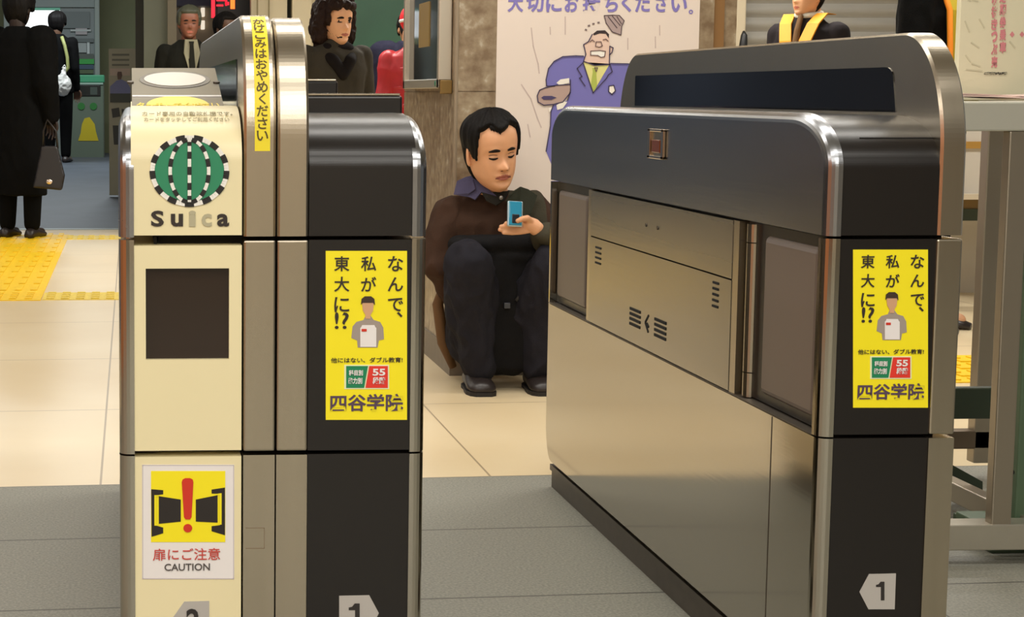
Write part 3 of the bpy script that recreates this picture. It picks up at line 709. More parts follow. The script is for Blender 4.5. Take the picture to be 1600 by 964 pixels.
# LED sign
ls = thing('led_sign', 'black housing with glowing red and orange digits above the left gate', 'sign', aY(365, 20, 13.6))
a = aY(338, 62, 13.6); b2 = aY(396, -60, 13.6); bm = B(); box(bm, a.x, b2.x, 13.6, 13.75, a.z, b2.z, .01, 2); obj('housing', bm, mat('sign_black', (24, 16, 16), .4), ls)
bm = B()
for (x0, y0, x1, y1) in ((330, -20, 336, 28), (338, -2, 353, 2), (338, 7, 349, 10), (352, -2, 355, 9), (352, 3, 358, 8)): rect_px(bm, x0, y0, x1, y1, 13.592)
obj('red_segments', bm, mat('led_red', (230, 30, 50), .5, emit=1.6), ls)
bm = B(); rect_px(bm, 360, -20, 367, 14, 13.59); obj('orange_segment', bm, mat('led_orange', (255, 110, 40), .5, emit=2.0), ls)
# shutter behind the staff
YS = 11.6
a = aY(1150, 145, YS).x; b2 = aY(1700, 145, YS).x; bm = B(); n = 20
pts = []
z = .0
while z < 2.8:
    for k in range(8):
        t = k/8; pts.append((YS-.018*math.sin(PI*min(t/.8, 1)) if t < .8 else YS+.006, z+.098*t))
    z += .098
vs = [[bm.verts.new((x, y, zz)) for (y, zz) in pts] for x in (a, b2)]
for i in range(len(pts)-1): bm.faces.new((vs[0][i], vs[1][i], vs[1][i+1], vs[0][i+1]))
bmesh.ops.solidify(bm, geom=bm.faces[:], thickness=.01)
shm = mat('shutter_grey', (186, 182, 172), .42, 0, var=.05, vscale=3)
sh = obj('roller_shutter', bm, shm); tag(sh, 'grey horizontal slat roller shutter closed behind the staff', 'shutter')
bm = B(); p = aY(1153, 40, YS-.1); box(bm, p.x-.2, p.x+.05, YS-.12, YS+.05, 0, 2.82, .01, 2); struct('trim_7', bm, mat('shutter_jamb', (176, 164, 140), .5))
bm = B(); box(bm, a-.4, 9, YS+.1, YS+.2, 0, 2.82); struct('wall_right', bm, creamw)
# black narrow post left of the shutter
p = aY(1162, 48, YS-.3); bm = B(); tube(bm, [(p.x, YS-.3, 0), (p.x, YS-.3, p.z-.1), (p.x+.004, YS-.3, p.z-.03), (p.x, YS-.3, p.z)], [.028, .028, .022, .006], 14, True)
bp = obj('barrier_post', bm, mat('black_post', (16, 16, 16), .5), None, True); tag(bp, 'narrow black post standing at the left edge of the roller shutter', 'post')

# ------------------------------------------------------------------ far left: lit machine, ticket machine, poster
YK = 21.4
def bpx(bm, x0, y0, x1, y1, Y, d, bev=0):
    a = aY(x0, y1, Y); b3 = aY(x1, y0, Y); box(bm, a.x, b3.x, Y, Y+d, a.z, b3.z, bev, 2); return bm
vm = thing('vending_machine', 'brightly lit vending machine with green trim at the far left', 'vending machine', (aY(75, 200, YK).x, YK, .235))
obj('cabinet', bpx(B(), 8, -60, 152, 246, YK, .6, .01), mat('machine_grey', (138, 146, 140), .5), vm)
obj('header_panel', bpx(B(), 8, -60, 155, 11, YK-.04, .04), mat('machine_header', (130, 140, 136), .5), vm)
obj('lit_panel', bpx(B(), 28, 16, 94, 82, YK-.02, .02), mat('lit_panel', (246, 250, 252), .5, emit=1.5), vm)
obj('green_strip', bpx(B(), 28, 12, 94, 16, YK-.03, .03), mat('strip_green', (120, 200, 168), .5), vm)
sp_ = obj('shelf_panel', bpx(B(), 95, 14, 150, 118, YK-.02, .02), mat('shelf_grey', (120, 128, 126), .45), vm)
for (x0, y0, x1, y1, c) in ((96, 18, 140, 44, (98, 106, 104)), (118, 24, 136, 54, (158, 152, 152)), (100, 60, 146, 66, (90, 98, 96)), (104, 67, 135, 82, (150, 156, 154)), (118, 84, 146, 92, (76, 84, 76)), (118, 92, 147, 100, (44, 150, 60)), (118, 101, 146, 108, (52, 72, 92)), (118, 109, 146, 115, (76, 92, 60)), (136, 66, 140, 94, (180, 186, 184)), (110, 46, 142, 49, (170, 176, 172))):
    obj('shelf_item', bpx(B(), x0, y0, x1, y1, YK-.05-.01*random.random(), .03), mat('shelf_%d_%d_%d' % c, c, .5), sp_)
obj('side_post', bpx(B(), 148, -60, 155, 120, YK-.06, .06, .01), mat('post_pale', (138, 148, 140), .4), vm)
tm = thing('ticket_machine', 'grey green machine with green top and yellow symbol at far left', 'ticket machine', (aY(135, 240, 20.7).x, 20.7, .235))
YT = 20.7
obj('cabinet', bpx(B(), 110, 128, 162, 251, YT, .45, .012), mat('tm_grey', (92, 104, 88), .5), tm)
obj('green_top', bpx(B(), 112, 117, 163, 129, YT-.03, .5, .012), mat('tm_green', (64, 150, 108), .5), tm)
obj('pale_band', bpx(B(), 113, 127, 161, 132, YT-.02, .02), mat('tm_pale', (150, 176, 160), .5), tm)
s_ = obj('dark_panel', bpx(B(), 117, 133, 157, 150, YT-.015, .02, .004), mat('tm_dark', (28, 32, 30), .3), tm)
obj('slot_frame', bpx(B(), 141, 136, 152, 148, YT-.022, .01), mat('tm_mid', (66, 76, 68), .4), s_)
for x in (127, 146):
    bm = B(); p = aY(x, 166, YT); tube(bm, [(p.x, YT-.012, p.z), (p.x, YT, p.z)], .045, 18); obj('green_disc', bm, mat('disc_green', (40, 110, 44), .5), tm)
bm = B(); flat_px(bm, [(132, 185), (140, 183), (148, 194), (150, 206), (154, 220), (122, 220), (126, 208), (128, 194)], YT-.006, .004); obj('yellow_symbol', bm, mat('symbol_yellow', (186, 166, 24), .5), tm)
# tall poster with a person in blue
ps = thing('poster_board', 'tall dim poster board with dark haired figure left of the left gate', 'poster', (aY(190, 240, 15).x, 15, .1))
obj('panel', bpx(B(), 171, 76, 214, 305, 15.0, .05), mat('board_grey', (134, 130, 110), .5), ps)
def pp(name, polys, c, k):
    bm = B()
    for q in polys: flat_px(bm, q, 15.0-.004*k, .003)
    obj(name, bm, mat('board_'+name, c, .6), ps)
pp('top_lines', [[(175, 84+i*8), (202, 84+i*8), (202, 87+i*8), (175, 87+i*8)] for i in range(3)], (92, 90, 78), 1)
pp('pale_area', [[(172, 107), (203, 107), (203, 118), (172, 118)]], (156, 138, 124), 1)
pp('printed_shirt', [[(172, 135), (182, 126), (190, 124), (198, 128), (204, 138), (203, 152), (172, 152)]], (96, 100, 134), 1)
pp('printed_head', [[(183, 116), (184, 112), (190, 112), (191, 118), (189, 124), (184, 124)]], (74, 52, 42), 2)
pp('dark_band', [[(172, 146), (204, 146), (204, 160), (172, 160)]], (52, 56, 48), 2)
pp('lower_figures', [[(174, 170), (186, 168), (188, 182), (176, 184)], [(190, 170), (202, 172), (200, 186), (191, 184)], [(176, 196), (200, 196), (200, 226), (178, 226)]], (44, 44, 40), 1)

# ------------------------------------------------------------------ steel counter on the right with leaflet board
sc1 = mat('counter_steel', (200, 194, 180), .32, .75, var=.04, vscale=20)
sc2 = mat('counter_steel_dull', (168, 158, 142), .36, .8)
YC = 3.5
ct = thing('steel_counter', 'steel framed counter at right edge with pale top and square legs', 'counter', (aY(1565, 800, YC).x+.2, YC+.4, 0))
ax_ = aY(1478, 180, YC).x; bx_ = aY(1700, 180, YC).x
zt = aY(1560, 159, YC).z; zb = aY(1560, 205, YC).z
bm = B(); box(bm, ax_, bx_, YC, YC+.85, zb, zt, .004, 2); obj('tabletop', bm, mat('counter_top', (206, 204, 190), .35, .35), ct)
def leg(x0, x1, Y, y_bot, d=.045, ztop=None):
    a = aY(x0, y_bot, Y); b3 = aY(x1, y_bot, Y); bm = B(); box(bm, a.x, b3.x, Y, Y+d, max(a.z, 0), ztop or zb, .003, 2); obj('leg', bm, sc2, ct)
z_b0 = aY(1560, 860, YC).z; z_b1 = aY(1560, 820, YC).z
leg(1549, 1580, YC+.004, 822, .03)
bm = B(); box(bm, ax_, bx_, YC, YC+.06, z_b0, z_b1, .003, 2); obj('bottom_rail', bm, sc1, ct)
YR = YC+.80
leg(1521, 1547, YR, 724, .04)
bm = B(); a = aY(1480, 702, YR); b3 = aY(1700, 672, YR); box(bm, a.x, b3.x, YR, YR+.04, a.z, b3.z, .003, 2); obj('rear_rail', bm, mat('rail_brown', (112, 98, 82), .4, .6), ct)
for xx in (ax_+.0, bx_-.05):
    bm = B(); box(bm, xx, xx+.04, YC+.05, YR+.02, z_b0+.005, z_b1-.005, .003, 2); obj('side_rail', bm, sc2, ct)
for xx in (ax_, bx_-.04):
    for yy in (YC+.01, YR):
        bm = B(); box(bm, xx, xx+.04, yy, yy+.04, 0, z_b1, .003, 2); obj('foot', bm, sc2, ct)
# green machine stand right behind it
grn = mat('stand_green', (84, 106, 80), .5, var=.05, vscale=6)
gs = thing('green_stand', 'dull green square steel stand under the counter at right edge', 'stand', (aY(1570, 890, 3.62).x, 3.62, 0))
YG = 3.60
a = aY(1576, 892, YG); bm = B(); xg0 = aY(1596, 600, YG).x; xg1 = aY(1640, 600, YG).x
box(bm, xg0, xg1, YG, YG+.12, 0.0, aY(1573, 333, YG).z, .004, 2); obj('column', bm, grn, gs)
bm = B(); box(bm, aY(1540, 890, YG).x, xg1+.02, YG-.02, YG+.16, 0, .05, .004, 2); obj('foot_plate', bm, mat('stand_green_dark', (62, 80, 58), .5), gs)
bm = B(); box(bm, aY(1538, 880, YG).x, xg0+.01, YG+.02, YG+.14, .04, aY(1560, 822, YG).z, .004, 2); obj('foot_block', bm, grn, gs)
bm = B()
for y in (698, 738): p = aY(1581, y, YG-.001); tube(bm, [(p.x, YG-.002, p.z), (p.x, YG+.002, p.z)], .006, 12)
obj('bolt_hole', bm, darkm, gs)
# green brace and plate under the counter
YB = 4.0
a = aY(1484, 655, YB); b3 = aY(1600, 606, YB); bm = B(); box(bm, a.x, b3.x, YB, YB+.03, a.z, b3.z, .003, 1); obj('cross_plate', bm, mat('plate_dkgreen', (48, 60, 44), .5), gs)
P = [aY(x, y, YB) for x, y in ((1482, 722), (1482, 752), (1545, 792), (1545, 757))]
bm = B(); prism_y(bm, [(p.x, p.z) for p in P], YB+.03, YB+.06); obj('brace', bm, mat('plate_dkgreen', (48, 60, 44), .5), gs)
# white desk behind the counter
YD = 7.75
wdk = thing('desk', 'white fronted desk with gold strip seen under the counter at right', 'desk', (aY(1560, 300, YD).x, YD+.3, 0))
obj('front_panel', bpx(B(), 1470, 202, 1700, 303, YD, .4), mat('desk_white', (206, 200, 190), .5), wdk)
obj('gold_strip', bpx(B(), 1470, 221, 1700, 232, YD-.01, .012), mat('desk_gold', (176, 134, 62), .5), wdk)
obj('shelf_edge', bpx(B(), 1470, 303, 1700, 312, YD-.05, .4), mat('desk_edge', (214, 202, 180), .5), wdk)
obj('lower_strip', bpx(B(), 1470, 311, 1700, 327, YD+.02, .4), mat('desk_gold_shaded', (116, 92, 48), .5), wdk)  # gold darkened in its colour for the shadow under the shelf
obj('green_kick', bpx(B(), 1470, 326, 1700, 345, YD+.01, .4), mat('desk_green', (50, 62, 48), .5), wdk)
for (xa_, xb_) in ((1470, 1480), (1690, 1700)):
    a = aY(xa_, 345, YD); b3 = aY(xb_, 345, YD); bm = B(); box(bm, a.x, b3.x, YD+.02, YD+.4, 0, a.z+.02); obj('desk_leg', bm, sc2, wdk)
bm = B(); a = aY(1440, 345, 8.4); b3 = aY(1750, 345, 8.4); box(bm, a.x, b3.x, 8.4, 8.5, 0, 1.0); struct('wall_front', bm, mat('white_wall', (214, 206, 192), .6))
# leaflet board on the counter
YL = 4.1
lb = thing('notice_board', 'cream notice board with faded red vertical lettering standing on counter', 'notice board', (aY(1560, 150, YL).x, YL, zt))
tl = aY(1502, -20, YL); br = aY(1640, 141, YL)
bm = B(); box(bm, tl.x, br.x, YL, YL+.02, zt, aY(1500, -70, YL).z, .002, 1); obj('board', bm, mat('board_cream', (214, 208, 178), .5), lb)
bm = B()
sx_ = 110/663
for (x, w_, y0, s) in ((383, 62, -60, '切符きっぷ売'), (463, 66, -80, '定期券乗車')):
    for i, ch in enumerate(s): text_px(bm, ch, 1490+(x-w_/2)*sx_, (y0+i*118)*sx_, 1490+(x+w_/2)*sx_, (y0+i*118+108)*sx_, YL-.001, .04)
for x in (552, 645): flat_px(bm, [(1490+(x-22)*sx_, 325*sx_), (1490+x*sx_, 295*sx_), (1490+(x+22)*sx_, 325*sx_), (1490+x*sx_, 352*sx_)], YL-.001)
obj('red_lettering', bm, mat('faded_red', (206, 130, 134), .6), lb)
bm = B(); text_px(bm, 'ご案内所', 1490+285*sx_, 678*sx_, 1490+505*sx_, 704*sx_, YL-.001, .05); obj('black_lettering', bm, mat('ink_faint_black', (70, 66, 58), .6), lb)
bm = B()
for (x0, y0, x1, y1) in ((110, 200, 150, 300), (245, 180, 290, 260), (170, 400, 240, 450), (115, 520, 160, 580), (175, 600, 250, 625), (120, 655, 270, 668), (530, 390, 580, 450), (140, 0, 160, 12), (180, 0, 230, 12)):
    stroke_px(bm, [(1490+x0*sx_, y0*sx_), (1490+x1*sx_, y1*sx_)], .0035, YL-.001)
obj('faint_lines', bm, mat('ink_faint', (198, 192, 162), .6), lb)
bm = B(); a = aY(1506, 153, YC+.1).x
for k in range(3):
    M = Matrix.Rotation(.2*k-.15, 4, 'Z'); 
    bmesh.ops.create_grid(bm, x_segments=6, y_segments=1, size=.5, matrix=Matrix.Translation((a+.16+.03*k, YC+.35+.05*k, zt+.004+.003*k)) @ M @ Matrix.Diagonal((.3, .2, 1, 1)))
for v in bm.verts: v.co.z += .008*abs(math.sin(v.co.x*9))
bmesh.ops.solidify(bm, geom=bm.faces[:], thickness=.0015)
lf = obj('leaflets', bm, mat('leaflet_paper', (222, 196, 186), .5)); tag(lf, 'pale pink loose leaflets lying on the steel counter', 'leaflet'); lf['kind'] = 'stuff'

# ------------------------------------------------------------------ people
def cap(bm, p0, p1, r0, r1=None, n=16, sq=(1, 1)):
    """tapered capsule"""
    r1 = r0 if r1 is None else r1
    p0, p1 = Vector(p0), Vector(p1); t = (p1-p0); L = t.length; t.normalize() if L > 1e-6 else None
    u = Vector((1, 0, 0)) if abs(t.x) < .8 else Vector((0, 1, 0)); u = (u-t*u.dot(t)).normalized(); v = t.cross(u)
    rr = []
    def ring(c, r): return [c+u*r*sq[0]*math.cos(2*PI*k/n)+v*r*sq[1]*math.sin(2*PI*k/n) for k in range(n)]
    for k in range(1, 6): a = PI/2*(1-k/5); rr.append(ring(p0-t*r0*math.sin(a), r0*math.cos(a) if k < 6 else r0))
    for k in range(0, 5): a = PI/2*k/5; rr.append(ring(p1+t*r1*math.sin(a), r1*math.cos(a)))
    rings(bm, rr)
def chain(bm, pts, rad, sq=(1, 1)):
    for i in range(len(pts)-1): cap(bm, pts[i], pts[i+1], rad[i], rad[i+1], sq=sq)
def ell(bm, c, r, M=None, n=20):
    m = Matrix.Translation(c) @ (M or Matrix.Identity(4)) @ Matrix.Diagonal((r[0], r[1], r[2], 1))
    bmesh.ops.create_uvsphere(bm, u_segments=n, v_segments=n//2+2, radius=1, matrix=m)
def loft(bm, secs, n=28, e=2.3):
    """secs: (centre, halfwidth_x, halfdepth_y) stacked; superellipse sections in x/y"""
    rr = []
    for s in secs:
        c = Vector(s[0]); w, d = s[1], s[2]; ring = []
        for k in range(n):
            a = 2*PI*k/n; ca, sa = math.cos(a), math.sin(a)
            ring.append(c+Vector((w*math.copysign(abs(ca)**(2/e), ca), d*math.copysign(abs(sa)**(2/e), sa), 0)))
        rr.append(ring)
    rings(bm, rr)
def union(name, bm, m, parent, voxel=.006, smooth=4, wrinkle=0, wscale=(9, 9, 5), matfn=None, seed=0):
    """fuse overlapping pieces into one continuous surface (coordinates local to parent)"""
    me = bpy.data.meshes.new('u'); bm.to_mesh(me); bm.free()
    o = bpy.data.objects.new('u', me); COL.objects.link(o)
    r = o.modifiers.new('r', 'REMESH'); r.mode = 'VOXEL'; r.voxel_size = voxel
    s = o.modifiers.new('s', 'SMOOTH'); s.factor = .5; s.iterations = smooth
    bpy.context.view_layer.update(); dg = bpy.context.evaluated_depsgraph_get()
    m2 = bpy.data.meshes.new_from_object(o.evaluated_get(dg)); m2.name = name
    bpy.data.objects.remove(o); bpy.data.meshes.remove(me)
    m2.materials.clear()
    for mm in (m if isinstance(m, (list, tuple)) else [m]): m2.materials.append(mm)
    if wrinkle:
        nn = [v.normal.copy() for v in m2.vertices]
        for v, q in zip(m2.vertices, nn):
            p = Vector((v.co.x*wscale[0]+seed, v.co.y*wscale[1], v.co.z*wscale[2]))
            w = noise.noise(p)+.5*noise.noise(p*2.1+Vector((3, 1, 7)))
            w = 1-abs(w)*2.2
            v.co += q*wrinkle*w
    for p in m2.polygons: p.material_index = 0
    if matfn:
        for p in m2.polygons: p.material_index = matfn(p.center)
    m2.shade_smooth()
    ob = bpy.data.objects.new(name, m2); COL.objects.link(ob); ob.parent = parent
    return ob

def interp(tab, x):
    if x <= tab[0][0]: return tab[0][1]
    for (a, va), (b2, vb) in zip(tab, tab[1:]):
        if x <= b2:
            t = (x-a)/(b2-a); t = t*t*(3-2*t)*.5+t*.5; return va+(vb-va)*t
    return tab[-1][1]
WT = [(0, .016), (.03, .028), (.1, .044), (.2, .0575), (.3, .0645), (.42, .070), (.55, .0745), (.68, .0765), (.8, .0725), (.88, .062), (.95, .042), (.985, .022), (1, .003)]
FT = [(0, .058), (.04, .076), (.1, .083), (.17, .0795), (.24, .084), (.33, .083), (.42, .0800), (.5, .0785), (.58, .0855), (.7, .086), (.8, .079), (.88, .064), (.95, .040), (.985, .018), (1, -.002)]
BT = [(0, -.030), (.06, -.022), (.14, .015), (.25, .055), (.4, .082), (.6, .100), (.75, .100), (.86, .082), (.94, .055), (.985, .026), (1, .004)]
HH = .232
def g(x, s): return math.exp(-(x/s)**2)
_sm = {}
def smt(tab, x):
    key = (id(tab), round(x, 5))
    if key not in _sm:
        h = .014*min(1, x/.06, max(0, 1-x)/.06); _sm[key] = sum(interp(tab, x+k*h) for k in range(-3, 4))/7
    return _sm[key]
class Head:
    """head-local frame: x to the person's left, -y forward, z up from the chin; chin underside at z = 0"""
    def __init__(s, nose=1, jaw=1, lid=1, male=1): s.nose, s.jaw, s.lid, s.male = nose, jaw, lid, male
    def raw(s, th, zn):
        w = smt(WT, zn)*(1+(s.jaw-1)*(1-min(max((zn-.2)/.25, 0), 1))); f = smt(FT, zn); b2 = smt(BT, zn); ca, sa = math.cos(th), math.sin(th)   # th=0 front
        e = 2.35 if zn < .9 else 2.0
        cc = math.copysign(abs(ca)**(2/e), ca); ss = math.copysign(abs(sa)**(2/e), sa)
        mid = 0.0
        return Vector((w*ss, -(f*cc) if ca > 0 else -(b2*cc), zn*HH))
    def feat(s, x, zn):
        d = 0
        t = (zn-.345)/.2
        d += s.nose*.0185*g(x, .0105)*g(zn-.365, .045)
        if zn > .34: d += s.nose*.011*g(x, .0085)*max(0, 1-(zn-.34)/.24)
        d += s.nose*.0065*(g(x-.012, .0065)+g(x+.012, .0065))*g(zn-.345, .028)
        d -= .0075*(g(x-.031, .017)+g(x+.031, .017))*g(zn-.51, .052)
        d += .0068*s.lid*(g(x-.0315, .0125)+g(x+.0315, .0125))*g(zn-.492, .030)
        d += .0025*(g(x-.030, .020)+g(x+.030, .020))*g(zn-.60, .03)
        d += .0045*g(x, .020)*g(zn-.245, .018)+.005*g(x, .017)*g(zn-.200, .018)
        d -= .0042*g(x, .024)*g(zn-.222, .008)
        d -= .003*g(x, .004)*g(zn-.29, .03)
        d -= .004*g(x, .022)*g(zn-.155, .022)
        d += .004*g(x, .02)*g(zn-.09, .035)
        d += .003*(g(x-.044, .018)+g(x+.044, .018))*g(zn-.40, .07)
        d -= .002*(g(x-.024, .007)+g(x+.024, .007))*g(zn-.29, .05)
        return d
    def pt(s, th, zn):
        p = s.raw(th, zn)
        if math.cos(th) > 0: p.y -= s.feat(p.x, zn)*min(1, math.cos(th)*2.2)
        return p
    def surf(s, x, zn, off=0):
        lo, hi = -PI/2, PI/2
        for _ in range(30):
            m = (lo+hi)/2
            if s.raw(m, zn).x < x: lo = m
            else: hi = m
        p = s.pt((lo+hi)/2, zn); return Vector((x, p.y-off, p.z))
    def add(s, bm, M, nt=96, nz=90):
        rr = []
        for j in range(nz+1):
            zn = j/nz; zn = .5-.5*math.cos(PI*zn)*1.0 if True else zn
            zn = min(max(zn, .0), 1)
            rr.append([M @ s.pt(2*PI*k/nt-PI, zn) for k in range(nt)])
        rings(bm, rr)
        for sx in (-1, 1):
            R = Matrix.Rotation(sx*.35, 4, 'Z')
            ell(bm, M @ Vector((sx*.078, .012, .47*HH)), (.006, .018, .031), M.to_3x3().to_4x4() @ R, 16)
            ell(bm, M @ Vector((sx*.0765, .004, .38*HH)), (.005, .009, .012), M.to_3x3().to_4x4() @ R, 12)
def ribbon_on(head, M, pts, w, off=.0012, r=.0012):
    """strip following the face surface; pts (x, zn), half-height w(t)"""
    bm = bmesh.new(); n = len(pts); rows = []
    for i, (x, zn) in enumerate(pts):
        h = w(i/(n-1)) if callable(w) else w
        rows.append([M @ head.surf(x, zn+h/HH, off*.2), M @ head.surf(x, zn+h*.5/HH, off), M @ head.surf(x, zn-h*.5/HH, off), M @ head.surf(x, zn-h/HH, off*.2)])
    V = [[bm.verts.new(p) for p in r_] for r_ in rows]
    for a, b2 in zip(V, V[1:]):
        for k in range(3): bm.faces.new((a[k], b2[k], b2[k+1], a[k+1]))
    bmesh.ops.solidify(bm, geom=bm.faces[:], thickness=-.0012)
    bmesh.ops.recalc_face_normals(bm, faces=bm.faces)
    return bm
def join(a, b2):
    me = bpy.data.meshes.new('j'); b2.to_mesh(me); b2.free(); a.from_mesh(me); bpy.data.meshes.remove(me)
def hair_shell(head, M, thick, mask, nt=120, nz=80, strand=.0035):
    bm = bmesh.new(); rr = []
    for j in range(nz+1):
        zn = .06+.94*(.5-.5*math.cos(PI*j/nz)); row = []
        for k in range(nt):
            th = 2*PI*k/nt-PI; p = head.raw(th, min(zn, .999))
            c = Vector((0, .01, .55*HH)); n_ = (p-c); n_.z *= .8; n_.normalize()
            m = mask(th, zn)
            st = strand*noise.noise(Vector((math.cos(th)*9, math.sin(th)*9, zn*2.0)))*1.5+strand*.6*noise.noise(Vector((math.cos(th)*26, math.sin(th)*26, zn*5)))
            row.append(M @ (p+n_*(-.010*(1-m)+(thick(th, zn)+st)*m)))
        rr.append(row)
    rings(bm, rr); return bm
def sst(a, b2, x):
    t = min(max((x-a)/(b2-a), 0), 1); return t*t*(3-2*t)
def fabric(name, c, **k): return mat('fabric_'+name, c, k.pop('rough', .85), var=.12, vscale=14, bump=.25, bscale=260, spec=.12, **k)
def skin_mat(name, c): 
    m = mat('skin_'+name, c, .5, var=.03, vscale=40, spec=.4)
    m.node_tree.nodes['Principled BSDF'].inputs['Subsurface Weight'].default_value = .06
    return m
def finger(bm, p, d, bend, lens, rad, axis):
    """three segments curling about axis; returns nothing"""
    p = Vector(p); d = Vector(d).normalized(); pts = [p.copy()]
    for L, a in zip(lens, bend):
        d = Matrix.Rotation(a, 3, axis) @ d; p = p+d*L; pts.append(p.copy())
    for i in range(len(pts)-1): cap(bm, pts[i], pts[i+1], rad*(1-.1*i), rad*(1-.1*(i+1)), 12)
def hand(bm, M, side=1, curl=.5, thumb=.4):
    """palm in local xy: fingers along +y, palm normal -z, thumb towards side*x; M maps to the body's frame"""
    t = bmesh.new()
    loft_ = [((0, 0, 0), .026, .013), ]
    for x in (-.030, -.010, .010, .030): cap(t, (x*.75, .0, 0), (x, .075, 0), .0135, .0105, 12)
    ax = Vector((1, 0, 0))
    for i, (x, L) in enumerate(((.031, .9), (.0105, 1.0), (-.0105, .95), (-.031, .76))):
        finger(t, (x*side, .078-.004*abs(i-1), 0), (x*side*1.2, 1, 0), (-curl*.7, -curl, -curl*.7), (.042*L, .027*L, .021*L), .0088, ax)
    tp = [Vector((side*.026, .012, -.004)), Vector((side*.052, .040, -.012-.02*thumb)), Vector((side*(.060-.01*thumb), .070, -.018-.035*thumb)), Vector((side*(.056-.02*thumb), .092, -.022-.045*thumb))]
    chain(t, tp, [.0135, .0115, .0098, .0082])
    bmesh.ops.transform(t, matrix=M, verts=t.verts); join(bm, t)

# ---- the squatting man with the phone
sk = skin_mat('man', (216, 160, 120)); lipm = skin_mat('lips', (168, 96, 80)); browm = mat('brow_black', (34, 24, 20), .7); hairm = mat('hair_black', (16, 13, 12), .6, spec=.15, bump=.35, bscale=160, stretch=(1, 1, .15))
root_p = Vector((aY(775, 600, 5.8).x, 5.74, 0))
man = thing('person', 'man in dark brown jacket squatting against the pillar and looking at a blue phone', 'person', root_p)
def mp(x, y, Y): return aY(x, y, Y)-root_p
pel = mp(772, 535, 5.82); pel.z = .20
chest = mp(768, 360, 5.84); neckb = mp(768, 304, 5.82)
shR = mp(703, 332, 5.83); shL = mp(838, 326, 5.83)
elR = mp(688, 415, 5.76); wrR = mp(714, 462, 5.84); haR = mp(702, 487, 5.62)
elL = mp(872, 402, 5.70); wrL = mp(846, 368, 5.60)
hipR = mp(745, 528, 5.80); knR = mp(732, 412, 5.60); anR = mp(748, 582, 5.66)
hipL = mp(800, 528, 5.80); knL = mp(868, 412, 5.60); anL = mp(842, 582, 5.66)
hd = Head(nose=1.12, jaw=1.07)
HS = 1.14
chin = mp(769, 294, 5.735)
MH = Matrix.Translation(chin) @ Matrix.Rotation(-.12, 4, 'Y') @ Matrix.Rotation(.23, 4, 'Z') @ Matrix.Rotation(.20, 4, 'X') @ Matrix.Diagonal((HS*.94, HS*.97, HS, 1))
MHi = MH.inverted()
bm = B(); hd.add(bm, MH, 160, 150)
cap(bm, MH @ Vector((0, .030, .035)), neckb+Vector((0, .005, .0)), .056, .060)
loft(bm, [(pel, .14, .10), (pel+Vector((0, 0, .12)), .13, .09), ((pel+chest)/2, .13, .09), (chest, .16, .10), (chest+Vector((0, 0, .08)), .17, .09), (neckb, .07, .06)])
chain(bm, [shR, elR, wrR], [.048, .038, .028]); chain(bm, [shL, elL, wrL], [.048, .038, .028])
chain(bm, [hipR, knR, anR], [.065, .045, .03]); chain(bm, [hipL, knL, anL], [.065, .045, .03])
# left hand holds the phone from below and behind (fingers seen crossing to the left)
phc = mp(804, 332, 5.565)
t = B()
pw = mp(842, 362, 5.60)
cap(t, wrL, pw, .026, .024)
palm = [mp(838, 357, 5.59), mp(826, 350, 5.585)]
cap(t, palm[0], palm[1], .026, .022); cap(t, mp(836, 350, 5.59), mp(822, 344, 5.585), .018, .016)
for (pts, r) in (([(826, 342), (812, 343), (801, 346), (791, 349)], .0086), ([(826, 349), (810, 351), (797, 353), (783, 354)], .0086), ([(828, 355), (812, 358), (797, 359), (781, 359)], .0084), ([(830, 360), (815, 363), (800, 364), (787, 364)], .0076)):
    q = [mp(x, y, Yv) for (x, y), Yv in zip(pts, (5.585, 5.580, 5.574, 5.560))]
    chain(t, q, [r*1.12, r*1.05, r, r*.85])
q = [mp(832, 350, 5.585), mp(824, 341, 5.560), mp(816, 342, 5.548), mp(809, 345, 5.543)]; chain(t, q, [.0130, .0110, .0096, .0082])
join(bm, t)
# right hand resting round the shin
Mh = Matrix.Translation(wrR+Vector((0, 0, -.012))) @ Matrix.Rotation(-PI/2+.25, 4, 'X') @ Matrix.Rotation(-PI/2, 4, 'Y'); hand(bm, Mh, -1, .55)
def man_mat(c):
    p = MHi @ c
    zn = p.z/HH
    if p.y < -.05 and abs(p.x) < .0265:
        up_ = .248-.012*abs(p.x)/.026-.010*g(p.x, .004)+.0; lo_ = .182+.035*(abs(p.x)/.0265)**2
        if lo_ < zn < .262-.03*(abs(p.x)/.0265)**1.5-.006*g(p.x, .004): return 1
    return 0
body = union('body', bm, [sk, lipm], man, .0026, 2, matfn=man_mat)
# face details
def brow_bm(side, head, M, lift=.0):
    pts = [(side*(.013+.034*t/8), .580+.010*math.sin(PI*min(t/8*1.1, 1))+lift-.006*(t/8)) for t in range(9)]
    return ribbon_on(head, M, pts, lambda t: .0052*math.sin(PI*(.14+.78*t))+.0006, .0020)
for s_ in (1, -1): obj('eyebrow', brow_bm(s_, hd, MH), browm, man, True, True)
for s_ in (1, -1):
    pts = [(s_*(.0175+.027*t/8), .483-.012*math.sin(PI*t/8)+.003*(t/8)) for t in range(9)]
    obj('eyelash', ribbon_on(hd, MH, pts, lambda t: .0019+.0016*math.sin(PI*t), .0020), browm, man, True, True)
    pts = [(s_*(.0185+.026*t/8), .520+.008*math.sin(PI*t/8)) for t in range(9)]
    obj('eyelid_crease', ribbon_on(hd, MH, pts, lambda t: .0009+.0005*math.sin(PI*t), .0010), mat('crease', (126, 76, 52), .6), man, True, True)
pts = [(-.027+.054*t/10, .224-.014*abs(t/5-1)**2) for t in range(11)]
obj('mouth_line', ribbon_on(hd, MH, pts, lambda t: .0012, .0016), mat('mouth_dark', (92, 42, 36), .6), man, True, True)
